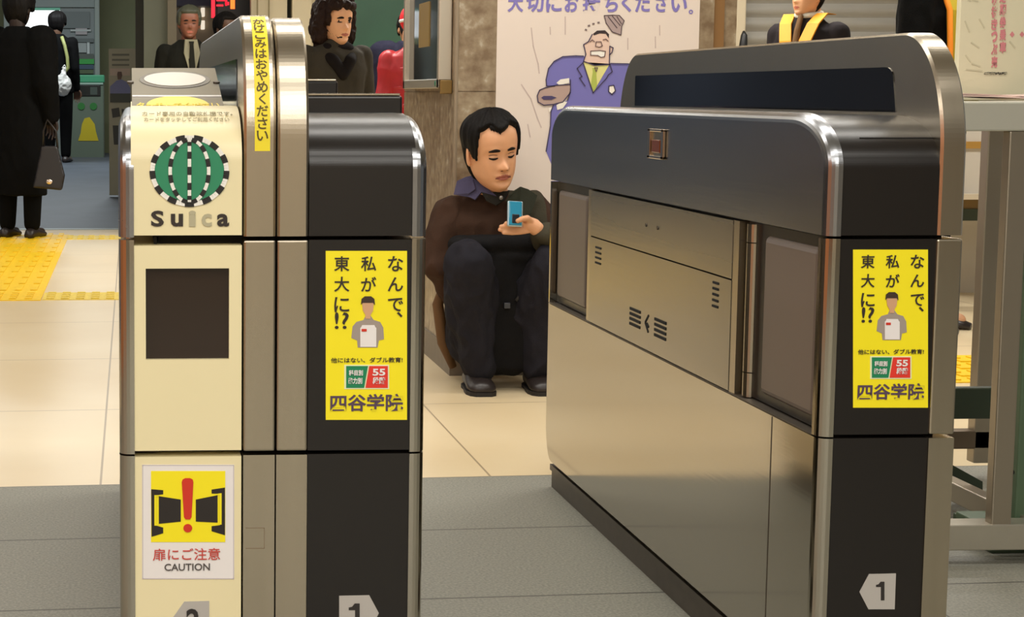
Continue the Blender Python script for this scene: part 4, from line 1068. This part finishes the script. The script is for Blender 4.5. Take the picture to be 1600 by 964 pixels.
for s_ in (1, -1):
    pts = [(s_*(.0055+.008*t/4), .318) for t in range(5)]
    obj('nostril', ribbon_on(hd, MH, pts, lambda t: .0018*math.sin(PI*(.1+.8*t)), .0016), mat('mouth_dark', (92, 42, 36), .6), man, True, True)  # dark strips, nostril shade painted as colour
def mask_man(th, zn):
    a = abs(th)*180/PI                        # 0 front, 180 back
    x = th*180/PI
    # hairline height by angle
    if a < 60:
        line = .835+.040*math.exp(-((a-30)/14)**2)-.030*math.exp(-((x+4)/11)**2)-.03*(a/60)**3
    elif a < 74: line = .805+(.42-.805)*sst(56, 70, a)
    elif a < 108: line = .44+.10*sst(78, 90, a)
    else: line = .54-(.54-.12)*sst(108, 125, a)
    return sst(line-.012, line+.03, zn)
def thick_man(th, zn):
    a = abs(th)*180/PI
    return .010+.007*sst(.5, .95, zn)
hb = hair_shell(hd, MH, thick_man, mask_man)
# forelock
for k in range(15):
    x0 = -.030+.0036*k; q = 1-abs(k-6.5)/7.5
    top = hd.surf(x0*1.2, .92, .012); midp = hd.surf(x0*1.1, .885, .009); low_ = hd.surf(x0-.004+.004*random.random(), .845-.060*q**1.2+.008*random.random(), .0012)
    tube(hb, [MH @ top, MH @ midp, MH @ ((midp+low_)/2+Vector((0, -.001, 0))), MH @ low_], [.004, .0045, .0034, .0006], 8)
obj('hair', hb, hairm, man, True, True)
# clothes
jk = fabric('jacket_brown', (62, 44, 34)); jk2 = fabric('jacket_front', (66, 62, 50)); pantm = fabric('trousers_navy', (36, 35, 41)); shoem = mat('shoe_leather', (40, 33, 31), .38, bump=.1, bscale=80)
bm = B()
def P_(x, y, Y): return mp(x, y, Y)
loft(bm, [(pel+Vector((0, .0, .02)), .155, .115), (pel+Vector((0, 0, .14)), .155, .115), ((pel+chest)/2, .165, .12), (chest+Vector((0, 0, -.05)), .185, .125), (chest+Vector((0, 0, .03)), .192, .122), (chest+Vector((0, .005, .075)), .175, .105), (neckb+Vector((0, .005, -.02)), .115, .085), (neckb+Vector((0, .01, .006)), .078, .068)])
chain(bm, [shR+Vector((.012, 0, -.01)), (shR+elR)/2+Vector((-.006, 0, 0)), elR, wrR], [.068, .062, .056, .046])
chain(bm, [shL+Vector((-.012, 0, -.01)), (shL+elL)/2, elL, wrL+Vector((.012, 0, 0))], [.068, .062, .056, .042])
jacket = union('jacket', bm, [jk, jk2], man, .006, 4, .010, (11, 11, 7), matfn=lambda c: 1 if (c.x > .025 and c.x < .155 and c.y < .08 and c.z > chest.z-.14) else 0)
# collar flaps, shirt collar, zip
def collar(name, m, pts, th=.006):
    bm = bmesh.new(); vs = [bm.verts.new(mp(*p)) for p in pts]
    bm.faces.new(vs); bmesh.ops.triangulate(bm, faces=bm.faces[:]); bmesh.ops.subdivide_edges(bm, edges=bm.edges[:], cuts=2, use_grid_fill=True)
    bmesh.ops.solidify(bm, geom=bm.faces[:], thickness=th); bmesh.ops.recalc_face_normals(bm, faces=bm.faces); return obj(name, bm, m, man, False, True)
shirtm = fabric('shirt_violet', (72, 68, 92)); 
collar('shirt_collar', shirtm, [(738, 274, 5.74), (744, 296, 5.705), (730, 306, 5.72), (742, 312, 5.70), (752, 300, 5.70), (776, 306, 5.68), (757, 290, 5.71), (741, 272, 5.75)])
col_dk = fabric('collar_dark', (40, 38, 34))
collar('jacket_collar', col_dk, [(752, 300, 5.70), (760, 314, 5.69), (775, 321, 5.685), (788, 312, 5.68), (796, 298, 5.685), (770, 300, 5.69)])
collar('jacket_collar', fabric('collar_green', (52, 54, 44)), [(796, 304, 5.68), (804, 297, 5.69), (812, 292, 5.72), (824, 296, 5.72), (838, 306, 5.73), (828, 334, 5.70), (808, 345, 5.69), (790, 314, 5.68)])
bm = B(); p = mp(783, 309, 5.676); ell(bm, p, (.007, .004, .008)); obj('zip_pull', bm, mat('zip_metal', (150, 146, 142), .3, .8), man, True, True)
# trousers, two legs in one garment
bm = B()
def leg_shape(hip, knee, ank, out):
    k2 = knee.copy(); chain(bm, [hip, (hip+knee)/2, k2], [.105, .092, .078])
    mid = (knee*.55+ank*.45); mid.x += out*.004; mid.y += .03
    chain(bm, [k2, mid, ank+Vector((0, .0, .02))], [.078, .080, .052])
    cap(bm, mid+Vector((out*.01, .05, 0)), ank+Vector((0, .03, .05)), .065, .05)
leg_shape(hipR, knR, anR, -1); leg_shape(hipL, knL, anL, 1)
ell(bm, pel+Vector((0, .01, .0)), (.16, .12, .12))
trousers = union('trousers', bm, pantm, man, .006, 4, .010, (14, 14, 7), seed=5)
for an, dx in ((anR, -.004), (anL, .0)):
    bm = B(); ax_, ay_ = an.x+dx, an.y
    secs = []
    for (yy, w, h) in ((.075, .030, .055), (.05, .040, .075), (0, .042, .085), (-.05, .046, .068), (-.10, .050, .055), (-.14, .046, .048), (-.165, .028, .036)):
        secs.append([Vector((ax_+w*math.cos(a)*(1 if True else 1), ay_+yy*.85+.03, max(.004, h*.5+h*.5*math.sin(a)))) for a in [2*PI*k/20 for k in range(20)]])
    rings(bm, secs); sh_ = obj('shoe', bm, shoem, man, True, True)
    bm = B(); secs = [[Vector((ax_+(w+.003)*s1, ay_+yy*.85+.03, z)) for s1, z in ((-1, 0), (1, 0), (1, .014), (-1, .014))] for (yy, w) in ((.078, .028), (.05, .040), (0, .040), (-.06, .048), (-.11, .050), (-.15, .042), (-.170, .024))]
    rings(bm, secs); obj('sole', bm, mat('sole_dark', (24, 20, 20), .6), sh_, False, True)
# phone in the hand
ph = thing('mobile_phone', 'blue flip style mobile phone held up by the squatting man', 'phone', aY(804, 334, 5.555))
Mph = Matrix.Translation(aY(805, 333, 5.555)) @ Matrix.Rotation(.06, 4, 'Y') @ Matrix.Rotation(-.25, 4, 'X')
def pbox(x0, x1, y0, y1, z0, z1, bev, name, m, par):
    t = B(); box(t, x0, x1, y0, y1, z0, z1, bev, 4); bmesh.ops.transform(t, matrix=Mph, verts=t.verts); return obj(name, t, m, par)
pbox(-.026, .026, -.001, .010, -.046, .042, .005, 'shell', mat('phone_silver', (176, 196, 204), .3, .5), ph)
pbox(-.022, .022, -.0045, .001, -.042, .040, .0028, 'blue_cover', mat('phone_blue', (22, 130, 164), .25, coat=.5), ph)
pbox(-.012, .014, -.0058, -.002, -.036, -.004, .0025, 'camera_panel', mat('phone_dark', (16, 22, 30), .2), ph)
# bag between the knees
bagm = fabric('bag_black', (20, 19, 20), rough=.7)
bag = thing('shoulder_bag', 'black shoulder bag resting on the lap between the squatting man\'s knees', 'bag', aY(790, 590, 5.70))
rb = worldloc(bag)
bm = B()
def bq(x, y, Y): return aY(x, y, Y)-rb
a = bq(706, 376, 5.68); b3 = bq(862, 376, 5.68)
cap(bm, bq(714, 382, 5.68), bq(858, 380, 5.66), .030, .032)
cap(bm, bq(722, 398, 5.69), bq(858, 400, 5.67), .034, .036)
box(bm, bq(762, 400, 5.66).x, bq(846, 400, 5.66).x, 5.65-rb.y, 5.75-rb.y, bq(800, 582, 5.66).z, bq(800, 378, 5.66).z, .02, 3)
box(bm, bq(772, 400, 5.66).x, bq(820, 400, 5.66).x, 5.66-rb.y, 5.78-rb.y, .012, .2, .02, 3)
union('pouch', bm, bagm, bag, .006, 5, .004, (10, 10, 8), seed=9)
bm = B(); tube(bm, [bq(806, 470, 5.64), bq(812, 462, 5.638), bq(822, 455, 5.64)], .006, 8); obj('strap', bm, mat('strap_grey', (44, 42, 42), .6), bag, True, True)
bm = B(); box(bm, bq(796, 0, 5.64).x, bq(806, 0, 5.64).x, 5.636-rb.y, 5.65-rb.y, bq(0, 486, 5.64).z, bq(0, 477, 5.64).z, .002, 2); obj('buckle', bm, mat('buckle_grey', (84, 86, 92), .3, .6), bag, False, True)
# brown bag strap end seen low behind the leg
br = aY(688, 500, 5.86); bm = B()
tube(bm, [Vector((br.x+.030, 5.86, .42)), Vector((br.x+.010, 5.85, .36)), Vector((br.x-.012, 5.85, .28)), Vector((br.x+.012, 5.86, .14)), Vector((br.x+.05, 5.87, .05))], [.008, .012, .020, .022, .014], 12)
o = obj('cloth_pouch', bm, mat('pouch_brown', (98, 68, 36), .7, bump=.3, bscale=40), None, True); tag(o, 'small brown cloth pouch tucked behind the squatting man\'s right leg', 'pouch')

# ---- standing people of the background
def standing(label, px, Y, h, rot, skin, coat, trouser, hair, opt=None, face_turn=0, group=None, floor_z=0.0):
    """root on the floor; local frame: -y forward"""
    opt = opt or {}
    gp = aY(px, 145, Y)
    P = thing('person', label, 'person', (gp.x, Y, floor_z), group, rot)
    k = h/1.70
    S = lambda *v: Vector(v)*k
    hs = opt.get('hs', 1.0)*k
    hdd = Head(nose=.9)
    M_ = Matrix.Translation(S(0, -.01, 1.70-.235*opt.get('hs', 1.0))) @ Matrix.Rotation(face_turn, 4, 'Z') @ Matrix.Rotation(opt.get('nod', .03), 4, 'X') @ Matrix.Scale(hs, 4)
    bm = B(); hdd.add(bm, M_, 72, 64)
    cap(bm, M_ @ Vector((0, .03, .03)), S(0, .015, 1.40), .055*k, .06*k)
    loft(bm, [(S(0, 0, .82), .13*k, .09*k), (S(0, 0, 1.0), .12*k, .085*k), (S(0, 0, 1.2), .14*k, .095*k), (S(0, 0, 1.36), .15*k, .08*k), (S(0, .01, 1.44), .06*k, .05*k)])
    ar = opt.get('arms', 0); arms = []
    for s in (-1, 1):
        sh = S(s*.175, .01, 1.36); el = S(s*.215, .03, 1.08); wr = S(s*.21, -.05, .84)
        if ar: el = S(s*.215, .01, 1.10); wr = S(s*.10, -.22, 1.08)
        arms.append((sh, el, wr)); chain(bm, [sh, el, wr], [.045*k, .036*k, .026*k])
        d = (wr-el).normalized(); M2 = Matrix.Translation(wr) @ d.to_track_quat('Y', 'Z').to_matrix().to_4x4() @ Matrix.Scale(k, 4); hand(bm, M2, -s, .45)
        chain(bm, [S(s*.09, 0, .86), S(s*.095, -.01, .48), S(s*.095, .01, .09)], [.075*k, .052*k, .038*k])
        cap(bm, S(s*.095, .02, .05), S(s*.10, -.12, .035), .036*k, .03*k)
    Mi = M_.inverted()
    def lipf(c):
        p = Mi @ c; zn = p.z/HH
        return 1 if p.y < -.05 and abs(p.x) < .024 and .188+.03*(abs(p.x)/.024)**2 < zn < .258-.028*(abs(p.x)/.024)**2 else 0
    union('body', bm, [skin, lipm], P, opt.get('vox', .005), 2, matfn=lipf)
    bm = B()
    cl = opt.get('coat_len', .80)
    loft(bm, [(S(0, 0, cl), .19*k, .13*k), (S(0, 0, (cl+1.1)/2), .175*k, .125*k), (S(0, 0, 1.1), .170*k, .125*k), (S(0, 0, 1.28), .195*k, .13*k), (S(0, .005, 1.38), .185*k, .11*k), (S(0, .01, 1.435), .10*k, .085*k), (S(0, .01, 1.46), .075*k, .07*k)])
    fat = opt.get('fat', 1.0)
    for sh, el, wr in arms: chain(bm, [sh, el, wr-(wr-el)*.05], [.070*k*fat, .056*k*fat, .042*k*fat])
    union('coat', bm, coat, P, .008, 4, .005, seed=px, matfn=opt.get('coat_fn'))
    bm = B()
    for s in (-1, 1): chain(bm, [S(s*.09, 0, .9), S(s*.095, -.01, .48), S(s*.095, .01, .10)], [.095*k, .075*k, .058*k])
    union('trousers', bm, trouser, P, .010, 4)
    for s in (-1, 1):
        bm = B(); secs = []
        for (yy, w, hh_) in ((.09, .028, .05), (.06, .038, .075), (0, .042, .085), (-.07, .046, .06), (-.13, .045, .045), (-.17, .024, .03)):
            secs.append([Vector((s*.098*k+w*math.cos(a), yy*k, max(.002, hh_*.5+hh_*.5*math.sin(a)))) for a in [2*PI*q/14 for q in range(14)]])
        rings(bm, secs); obj('shoe', bm, shoem, P, True, True)
    # face
    if not opt.get('noface'):
        for s in (1, -1):
            obj('eyebrow', brow_bm(s, hdd, M_), browm, P, True, True)
            pts = [(s*(.018+.026*t/6), .492) for t in range(7)]
            obj('eye', ribbon_on(hdd, M_, pts, lambda t: .0030*math.sin(PI*(.1+.8*t)), .0042), browm, P, True, True)
        pts = [(-.022+.044*t/6, .222) for t in range(7)]
        if 0: obj('mouth', ribbon_on(hdd, M_, pts, lambda t: .0035*math.sin(PI*(.08+.84*t)), .0060), lipm, P, True, True)
    def mk(th, zn):
        a = abs(th)*180/PI
        line = .80 if a < 50 else (.80+(.42-.80)*sst(50, 72, a) if a < 74 else (.42+.08*sst(78, 90, a) if a < 108 else .5-.38*sst(108, 125, a)))
        return sst(line-.012, line+.03, zn)
    th_ = opt.get('hair_t', .016)
    hb = hair_shell(hdd, M_, lambda th, zn: th_+.006*sst(.6, 1, zn), mk, 72, 48)
    if opt.get('long'):
        t = hb
        hb2 = B(); me = bpy.data.meshes.new('t'); t.to_mesh(me); t.free(); hb2.from_mesh(me); bpy.data.meshes.remove(me)
        for s in (1, -1):
            chain(hb2, [M_ @ Vector((s*.070, .005, .19)), M_ @ Vector((s*.094, .010, .12)), M_ @ Vector((s*.092, .015, .04)), M_ @ Vector((s*.075, .025, -.02))], [.034*hs, .032*hs, .034*hs, .022*hs])
        chain(hb2, [M_ @ Vector((0, .08, .18)), M_ @ Vector((0, .095, .08)), M_ @ Vector((0, .08, -.01))], [.07*hs, .075*hs, .05*hs])
        cap(hb2, M_ @ Vector((-.045, -.035, .225)), M_ @ Vector((.045, -.035, .225)), .030*hs, .030*hs)
        cap(hb2, M_ @ Vector((-.050, -.062, .195)), M_ @ Vector((.050, -.062, .195)), .020*hs, .020*hs)
        union('hair', hb2, hair, P, .006, 2, .010, (26, 26, 18))
    else: obj('hair', hb, hair, P, True, True)
    P['_k'] = k; del P['_k']
    return P, S, M_, hdd
hair_b = mat('hair_brown', (36, 22, 17), .6, spec=.15, bump=.3, bscale=120, stretch=(1, 1, .2))
dark = fabric('coat_black', (6, 6, 6)); dtr = fabric('trouser_black', (6, 6, 6))
# woman with wavy brown hair
c1_ = fabric('coat_charcoal', (58, 54, 46))
Pw, Sw, Mw, hw = standing('woman with wavy dark brown hair in charcoal coat walking behind the left gate', 522, 8.9, 1.53, .28, skin_mat('woman', (222, 168, 128)), c1_, dtr, hair_b, {'long': 1, 'hs': 1.16, 'vox': .004}, .25)
bm = B(); chain(bm, [Sw(-.11, -.02, 1.38), Sw(-.05, -.11, 1.33), Sw(.0, -.13, 1.25)], [.035, .035, .03]); chain(bm, [Sw(.11, -.02, 1.38), Sw(.05, -.11, 1.33), Sw(.0, -.13, 1.25)], [.035, .035, .03]); cap(bm, Sw(-.06, -.04, 1.395), Sw(.06, -.04, 1.395), .045, .045)
union('scarf', bm, fabric('scarf_black', (24, 20, 20)), Pw, .007, 3)
# man with tie
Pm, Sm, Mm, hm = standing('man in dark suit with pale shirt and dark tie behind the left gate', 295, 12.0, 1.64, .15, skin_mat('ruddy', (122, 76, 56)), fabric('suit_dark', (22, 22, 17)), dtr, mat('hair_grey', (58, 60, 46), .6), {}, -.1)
def vfront(P, S, c_shirt, c_tie):
    bm = B(); rings(bm, [[S(-.045, -.10, 1.46), S(.045, -.10, 1.46), S(.06, -.135, 1.36), S(.0, -.155, 1.14), S(-.06, -.135, 1.36)], [S(-.045, -.07, 1.46), S(.045, -.07, 1.46), S(.06, -.09, 1.36), S(.0, -.11, 1.14), S(-.06, -.09, 1.36)]]); obj('shirt_front', bm, c_shirt, P, False, True)
    bm = B(); rings(bm, [[S(-.018, -.118, 1.445), S(.018, -.118, 1.445), S(.012, -.128, 1.42), S(.026, -.150, 1.20), S(0, -.160, 1.14), S(-.026, -.150, 1.20), S(-.012, -.128, 1.42)], [S(-.018, -.09, 1.445), S(.018, -.09, 1.445), S(.012, -.10, 1.42), S(.026, -.12, 1.20), S(0, -.12, 1.14), S(-.026, -.12, 1.20), S(-.012, -.10, 1.42)]]); obj('tie', bm, c_tie, P, False, True)
shw = fabric('shirt_white', (208, 202, 188))
vfront(Pm, Sm, fabric('shirt_olive', (130, 126, 104)), fabric('tie_dark', (28, 28, 22)))
# dark haired person beside the LED sign
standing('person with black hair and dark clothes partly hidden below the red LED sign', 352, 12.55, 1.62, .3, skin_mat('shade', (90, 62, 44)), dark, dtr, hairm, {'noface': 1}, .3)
# navy coat person and red jacket person
navy = fabric('coat_navy', (30, 30, 46))
Pn, Sn, Mn, hn = standing('person in dark navy coat bending beside the red jacket wearer', 640, 10.6, 1.58, 3.0, skin_mat('tan', (170, 120, 84)), navy, dtr, hairm, {'noface': 1, 'nod': .9, 'fat': 1.6}, 0)
redj = mat('jacket_red', (176, 30, 40), .42, var=.1, vscale=20, spec=.6)
Pr, Sr, Mr, hr = standing('person in glossy red padded jacket and red cap beside the pillar', 649, 9.9, 1.53, 3.0, skin_mat('tan', (170, 120, 84)), redj, dtr, hairm, {'noface': 1, 'fat': 1.0}, 0)
bm = B(); capm = mat('cap_red', (216, 24, 36), .6)
ell(bm, Mr @ Vector((0, .008, .165)), (.100*1.0, .115, .095)); union('cap', bm, capm, Pr, .006, 2)
bm = B(); tube(bm, [Mr @ Vector((.103*math.cos(a), .008+.118*math.sin(a), .150)) for a in [2*PI*k_/32 for k_ in range(33)]], .011, 8, False); obj('cap_band', bm, mat('cap_white', (214, 220, 224), .5), Pr, True, True)
bm = B()
for zz in (1.30, 1.18, 1.06, .94):
    tube(bm, [Sr(.178*math.cos(a), .128*math.sin(a), zz) for a in [2*PI*k_/32 for k_ in range(33)]], .012, 8, False)
obj('quilted_seams', bm, redj, Pr, True, True)
# staff member with yellow sash
Ps, Ss, Ms, hs_ = standing('station worker in black uniform with yellow sash and white collar by the shutter', 1258, 9.8, 1.72, -.85, skin_mat('staff', (206, 156, 118)), fabric('uniform_black', (38, 34, 36)), dtr, hairm, {}, -.35)
yv = mat('sash_yellow', (226, 150, 12), .6)
for s in (1, -1):
    bm = B(); pts = [Ss(s*.105, .06, 1.475), Ss(s*.10, -.03, 1.48), Ss(s*.085, -.105, 1.42), Ss(s*.06, -.150, 1.32), Ss(s*.045, -.165, 1.18), Ss(s*.045, -.165, 1.0)]
    rr = []
    for i, p in enumerate(pts):
        w = .036; rr.append([p+Vector((-w, 0, 0)), p+Vector((w, 0, 0)), p+Vector((w, .010, -.004)), p+Vector((-w, .010, -.004))])
    rings(bm, rr); obj('sash', bm, yv, Ps, False, True)
bm = B(); tube(bm, [Ss(.066*math.cos(a), .012+.070*math.sin(a), 1.475+.01*math.sin(a)) for a in [2*PI*k_/24 for k_ in range(25)]], .018, 10, False); obj('white_collar', bm, shw, Ps, True, True)
bm = B(); chain(bm, [Ss(0, -.085, 1.46), Ss(0, -.125, 1.38), Ss(0, -.150, 1.25)], [.016, .018, .022]); union('tie', bm, fabric('tie_brown', (110, 84, 58)), Ps, .005, 2)
# second worker at the right
Pd, Sd, Md, hd_ = standing('station worker in black coat with orange edged yellow vest near notice board', 1454, 7.1, 1.80, .85, skin_mat('staff', (206, 156, 118)), dark, dtr, hairm, {'fat': 1.05}, 0)
bm = B(); rr = []
for z, y, x in ((1.46, -.06, .0), (1.40, -.115, .02), (1.30, -.150, .02), (1.15, -.158, .03), (1.0, -.160, .03), (.82, -.165, .03)):
    rr.append([Sd(-.15, y+.05, z), Sd(-.09, y, z), Sd(.09, y, z), Sd(.15, y+.05, z), Sd(.15, y+.062, z), Sd(.09, y+.014, z), Sd(-.09, y+.014, z), Sd(-.15, y+.062, z)])
rings(bm, rr); obj('vest_front', bm, mat('vest_olive', (168, 148, 20), .6), Pd, False, True)
bm = B(); tube(bm, [Sd(-.15, y+.05, z) for z, y in ((1.46, -.06), (1.40, -.115), (1.30, -.150), (1.15, -.158), (1.0, -.160), (.82, -.165))], .012, 8); obj('vest_edge', bm, mat('vest_orange', (240, 140, 30), .6), Pd, True, True)
# big dark man walking at the left
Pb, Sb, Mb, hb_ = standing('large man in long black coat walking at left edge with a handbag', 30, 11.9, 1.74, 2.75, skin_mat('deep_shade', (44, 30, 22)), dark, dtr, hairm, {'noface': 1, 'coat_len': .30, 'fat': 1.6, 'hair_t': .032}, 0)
hbg = thing('handbag', 'dark brown handbag with small shiny clasp held by the large dark man', 'bag', aY(78, 294, 11.6))
r_ = worldloc(hbg)
bm = B(); a = aY(52, 297, 11.6)-r_; b3 = aY(101, 228, 11.6)-r_
rings(bm, [[Vector((a.x+.0, -.06, a.z+.02)), Vector((b3.x-.02, -.06, a.z)), Vector((b3.x, -.05, a.z+.10)), Vector((b3.x-.05, -.03, b3.z)), Vector((a.x+.06, -.03, b3.z))], [Vector((a.x+.0, .06, a.z+.02)), Vector((b3.x-.02, .06, a.z)), Vector((b3.x, .05, a.z+.10)), Vector((b3.x-.05, .03, b3.z)), Vector((a.x+.06, .03, b3.z))]])
union('bag_body', bm, mat('handbag_brown', (20, 13, 11), .4), hbg, .008, 4)
bm = B(); p = aY(77, 284, 11.53)-r_; ell(bm, p, (.022, .01, .018)); obj('clasp', bm, mat('clasp_metal', (220, 200, 180), .25, .8), hbg, True, True)
bm = B(); q0 = aY(68, 232, 11.6)-r_; q1 = aY(90, 232, 11.6)-r_; tube(bm, [q0, q0+Vector((.0, 0, .12)), (q0+q1)/2+Vector((-.02, 0, .2)), q1+Vector((-.01, 0, .12)), q1], .008, 8); obj('handle', bm, mat('handbag_brown', (20, 13, 11), .4), hbg, True, True)
# person with striped jacket and white bag
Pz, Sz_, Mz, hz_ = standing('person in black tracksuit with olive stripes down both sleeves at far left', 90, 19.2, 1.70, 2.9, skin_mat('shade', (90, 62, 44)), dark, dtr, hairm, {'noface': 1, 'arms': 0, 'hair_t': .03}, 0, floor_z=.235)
olv = mat('stripe_olive', (138, 142, 84), .6)
for s in (-1, 1):
    bm = B(); pts = [Sz_(s*.085, .105, 1.43), Sz_(s*.125, .125, 1.33), Sz_(s*.155, .130, 1.2), Sz_(s*.165, .130, 1.08), Sz_(s*.10, .140, 1.0), Sz_(s*.02, .145, .94)]
    tube(bm, pts, .020, 8); obj('sleeve_stripe', bm, olv, Pz, True, True)
wb_ = thing('plastic_bag', 'white plastic carrier bag held by the tracksuit person at far left', 'bag', aY(99, 148, 19.0))
rb_ = worldloc(wb_); bm = B()
ell(bm, aY(98, 133, 18.95)-rb_, (.095, .06, .12)); chain(bm, [aY(98, 125, 18.95)-rb_, aY(100, 108, 18.95)-rb_], [.05, .018])
union('bag_body', bm, mat('plastic_white', (196, 194, 188), .5), wb_, .008, 3, .008, (16, 16, 16))
bm = B()
for s_ in (-1, 1): tube(bm, [aY(100, 110, 18.95)-rb_, aY(100+s_*3, 106, 18.95)-rb_, aY(101, 101, 18.95)-rb_], .004, 6)
obj('bag_handle', bm, mat('plastic_white', (196, 194, 188), .5), wb_, True, True)
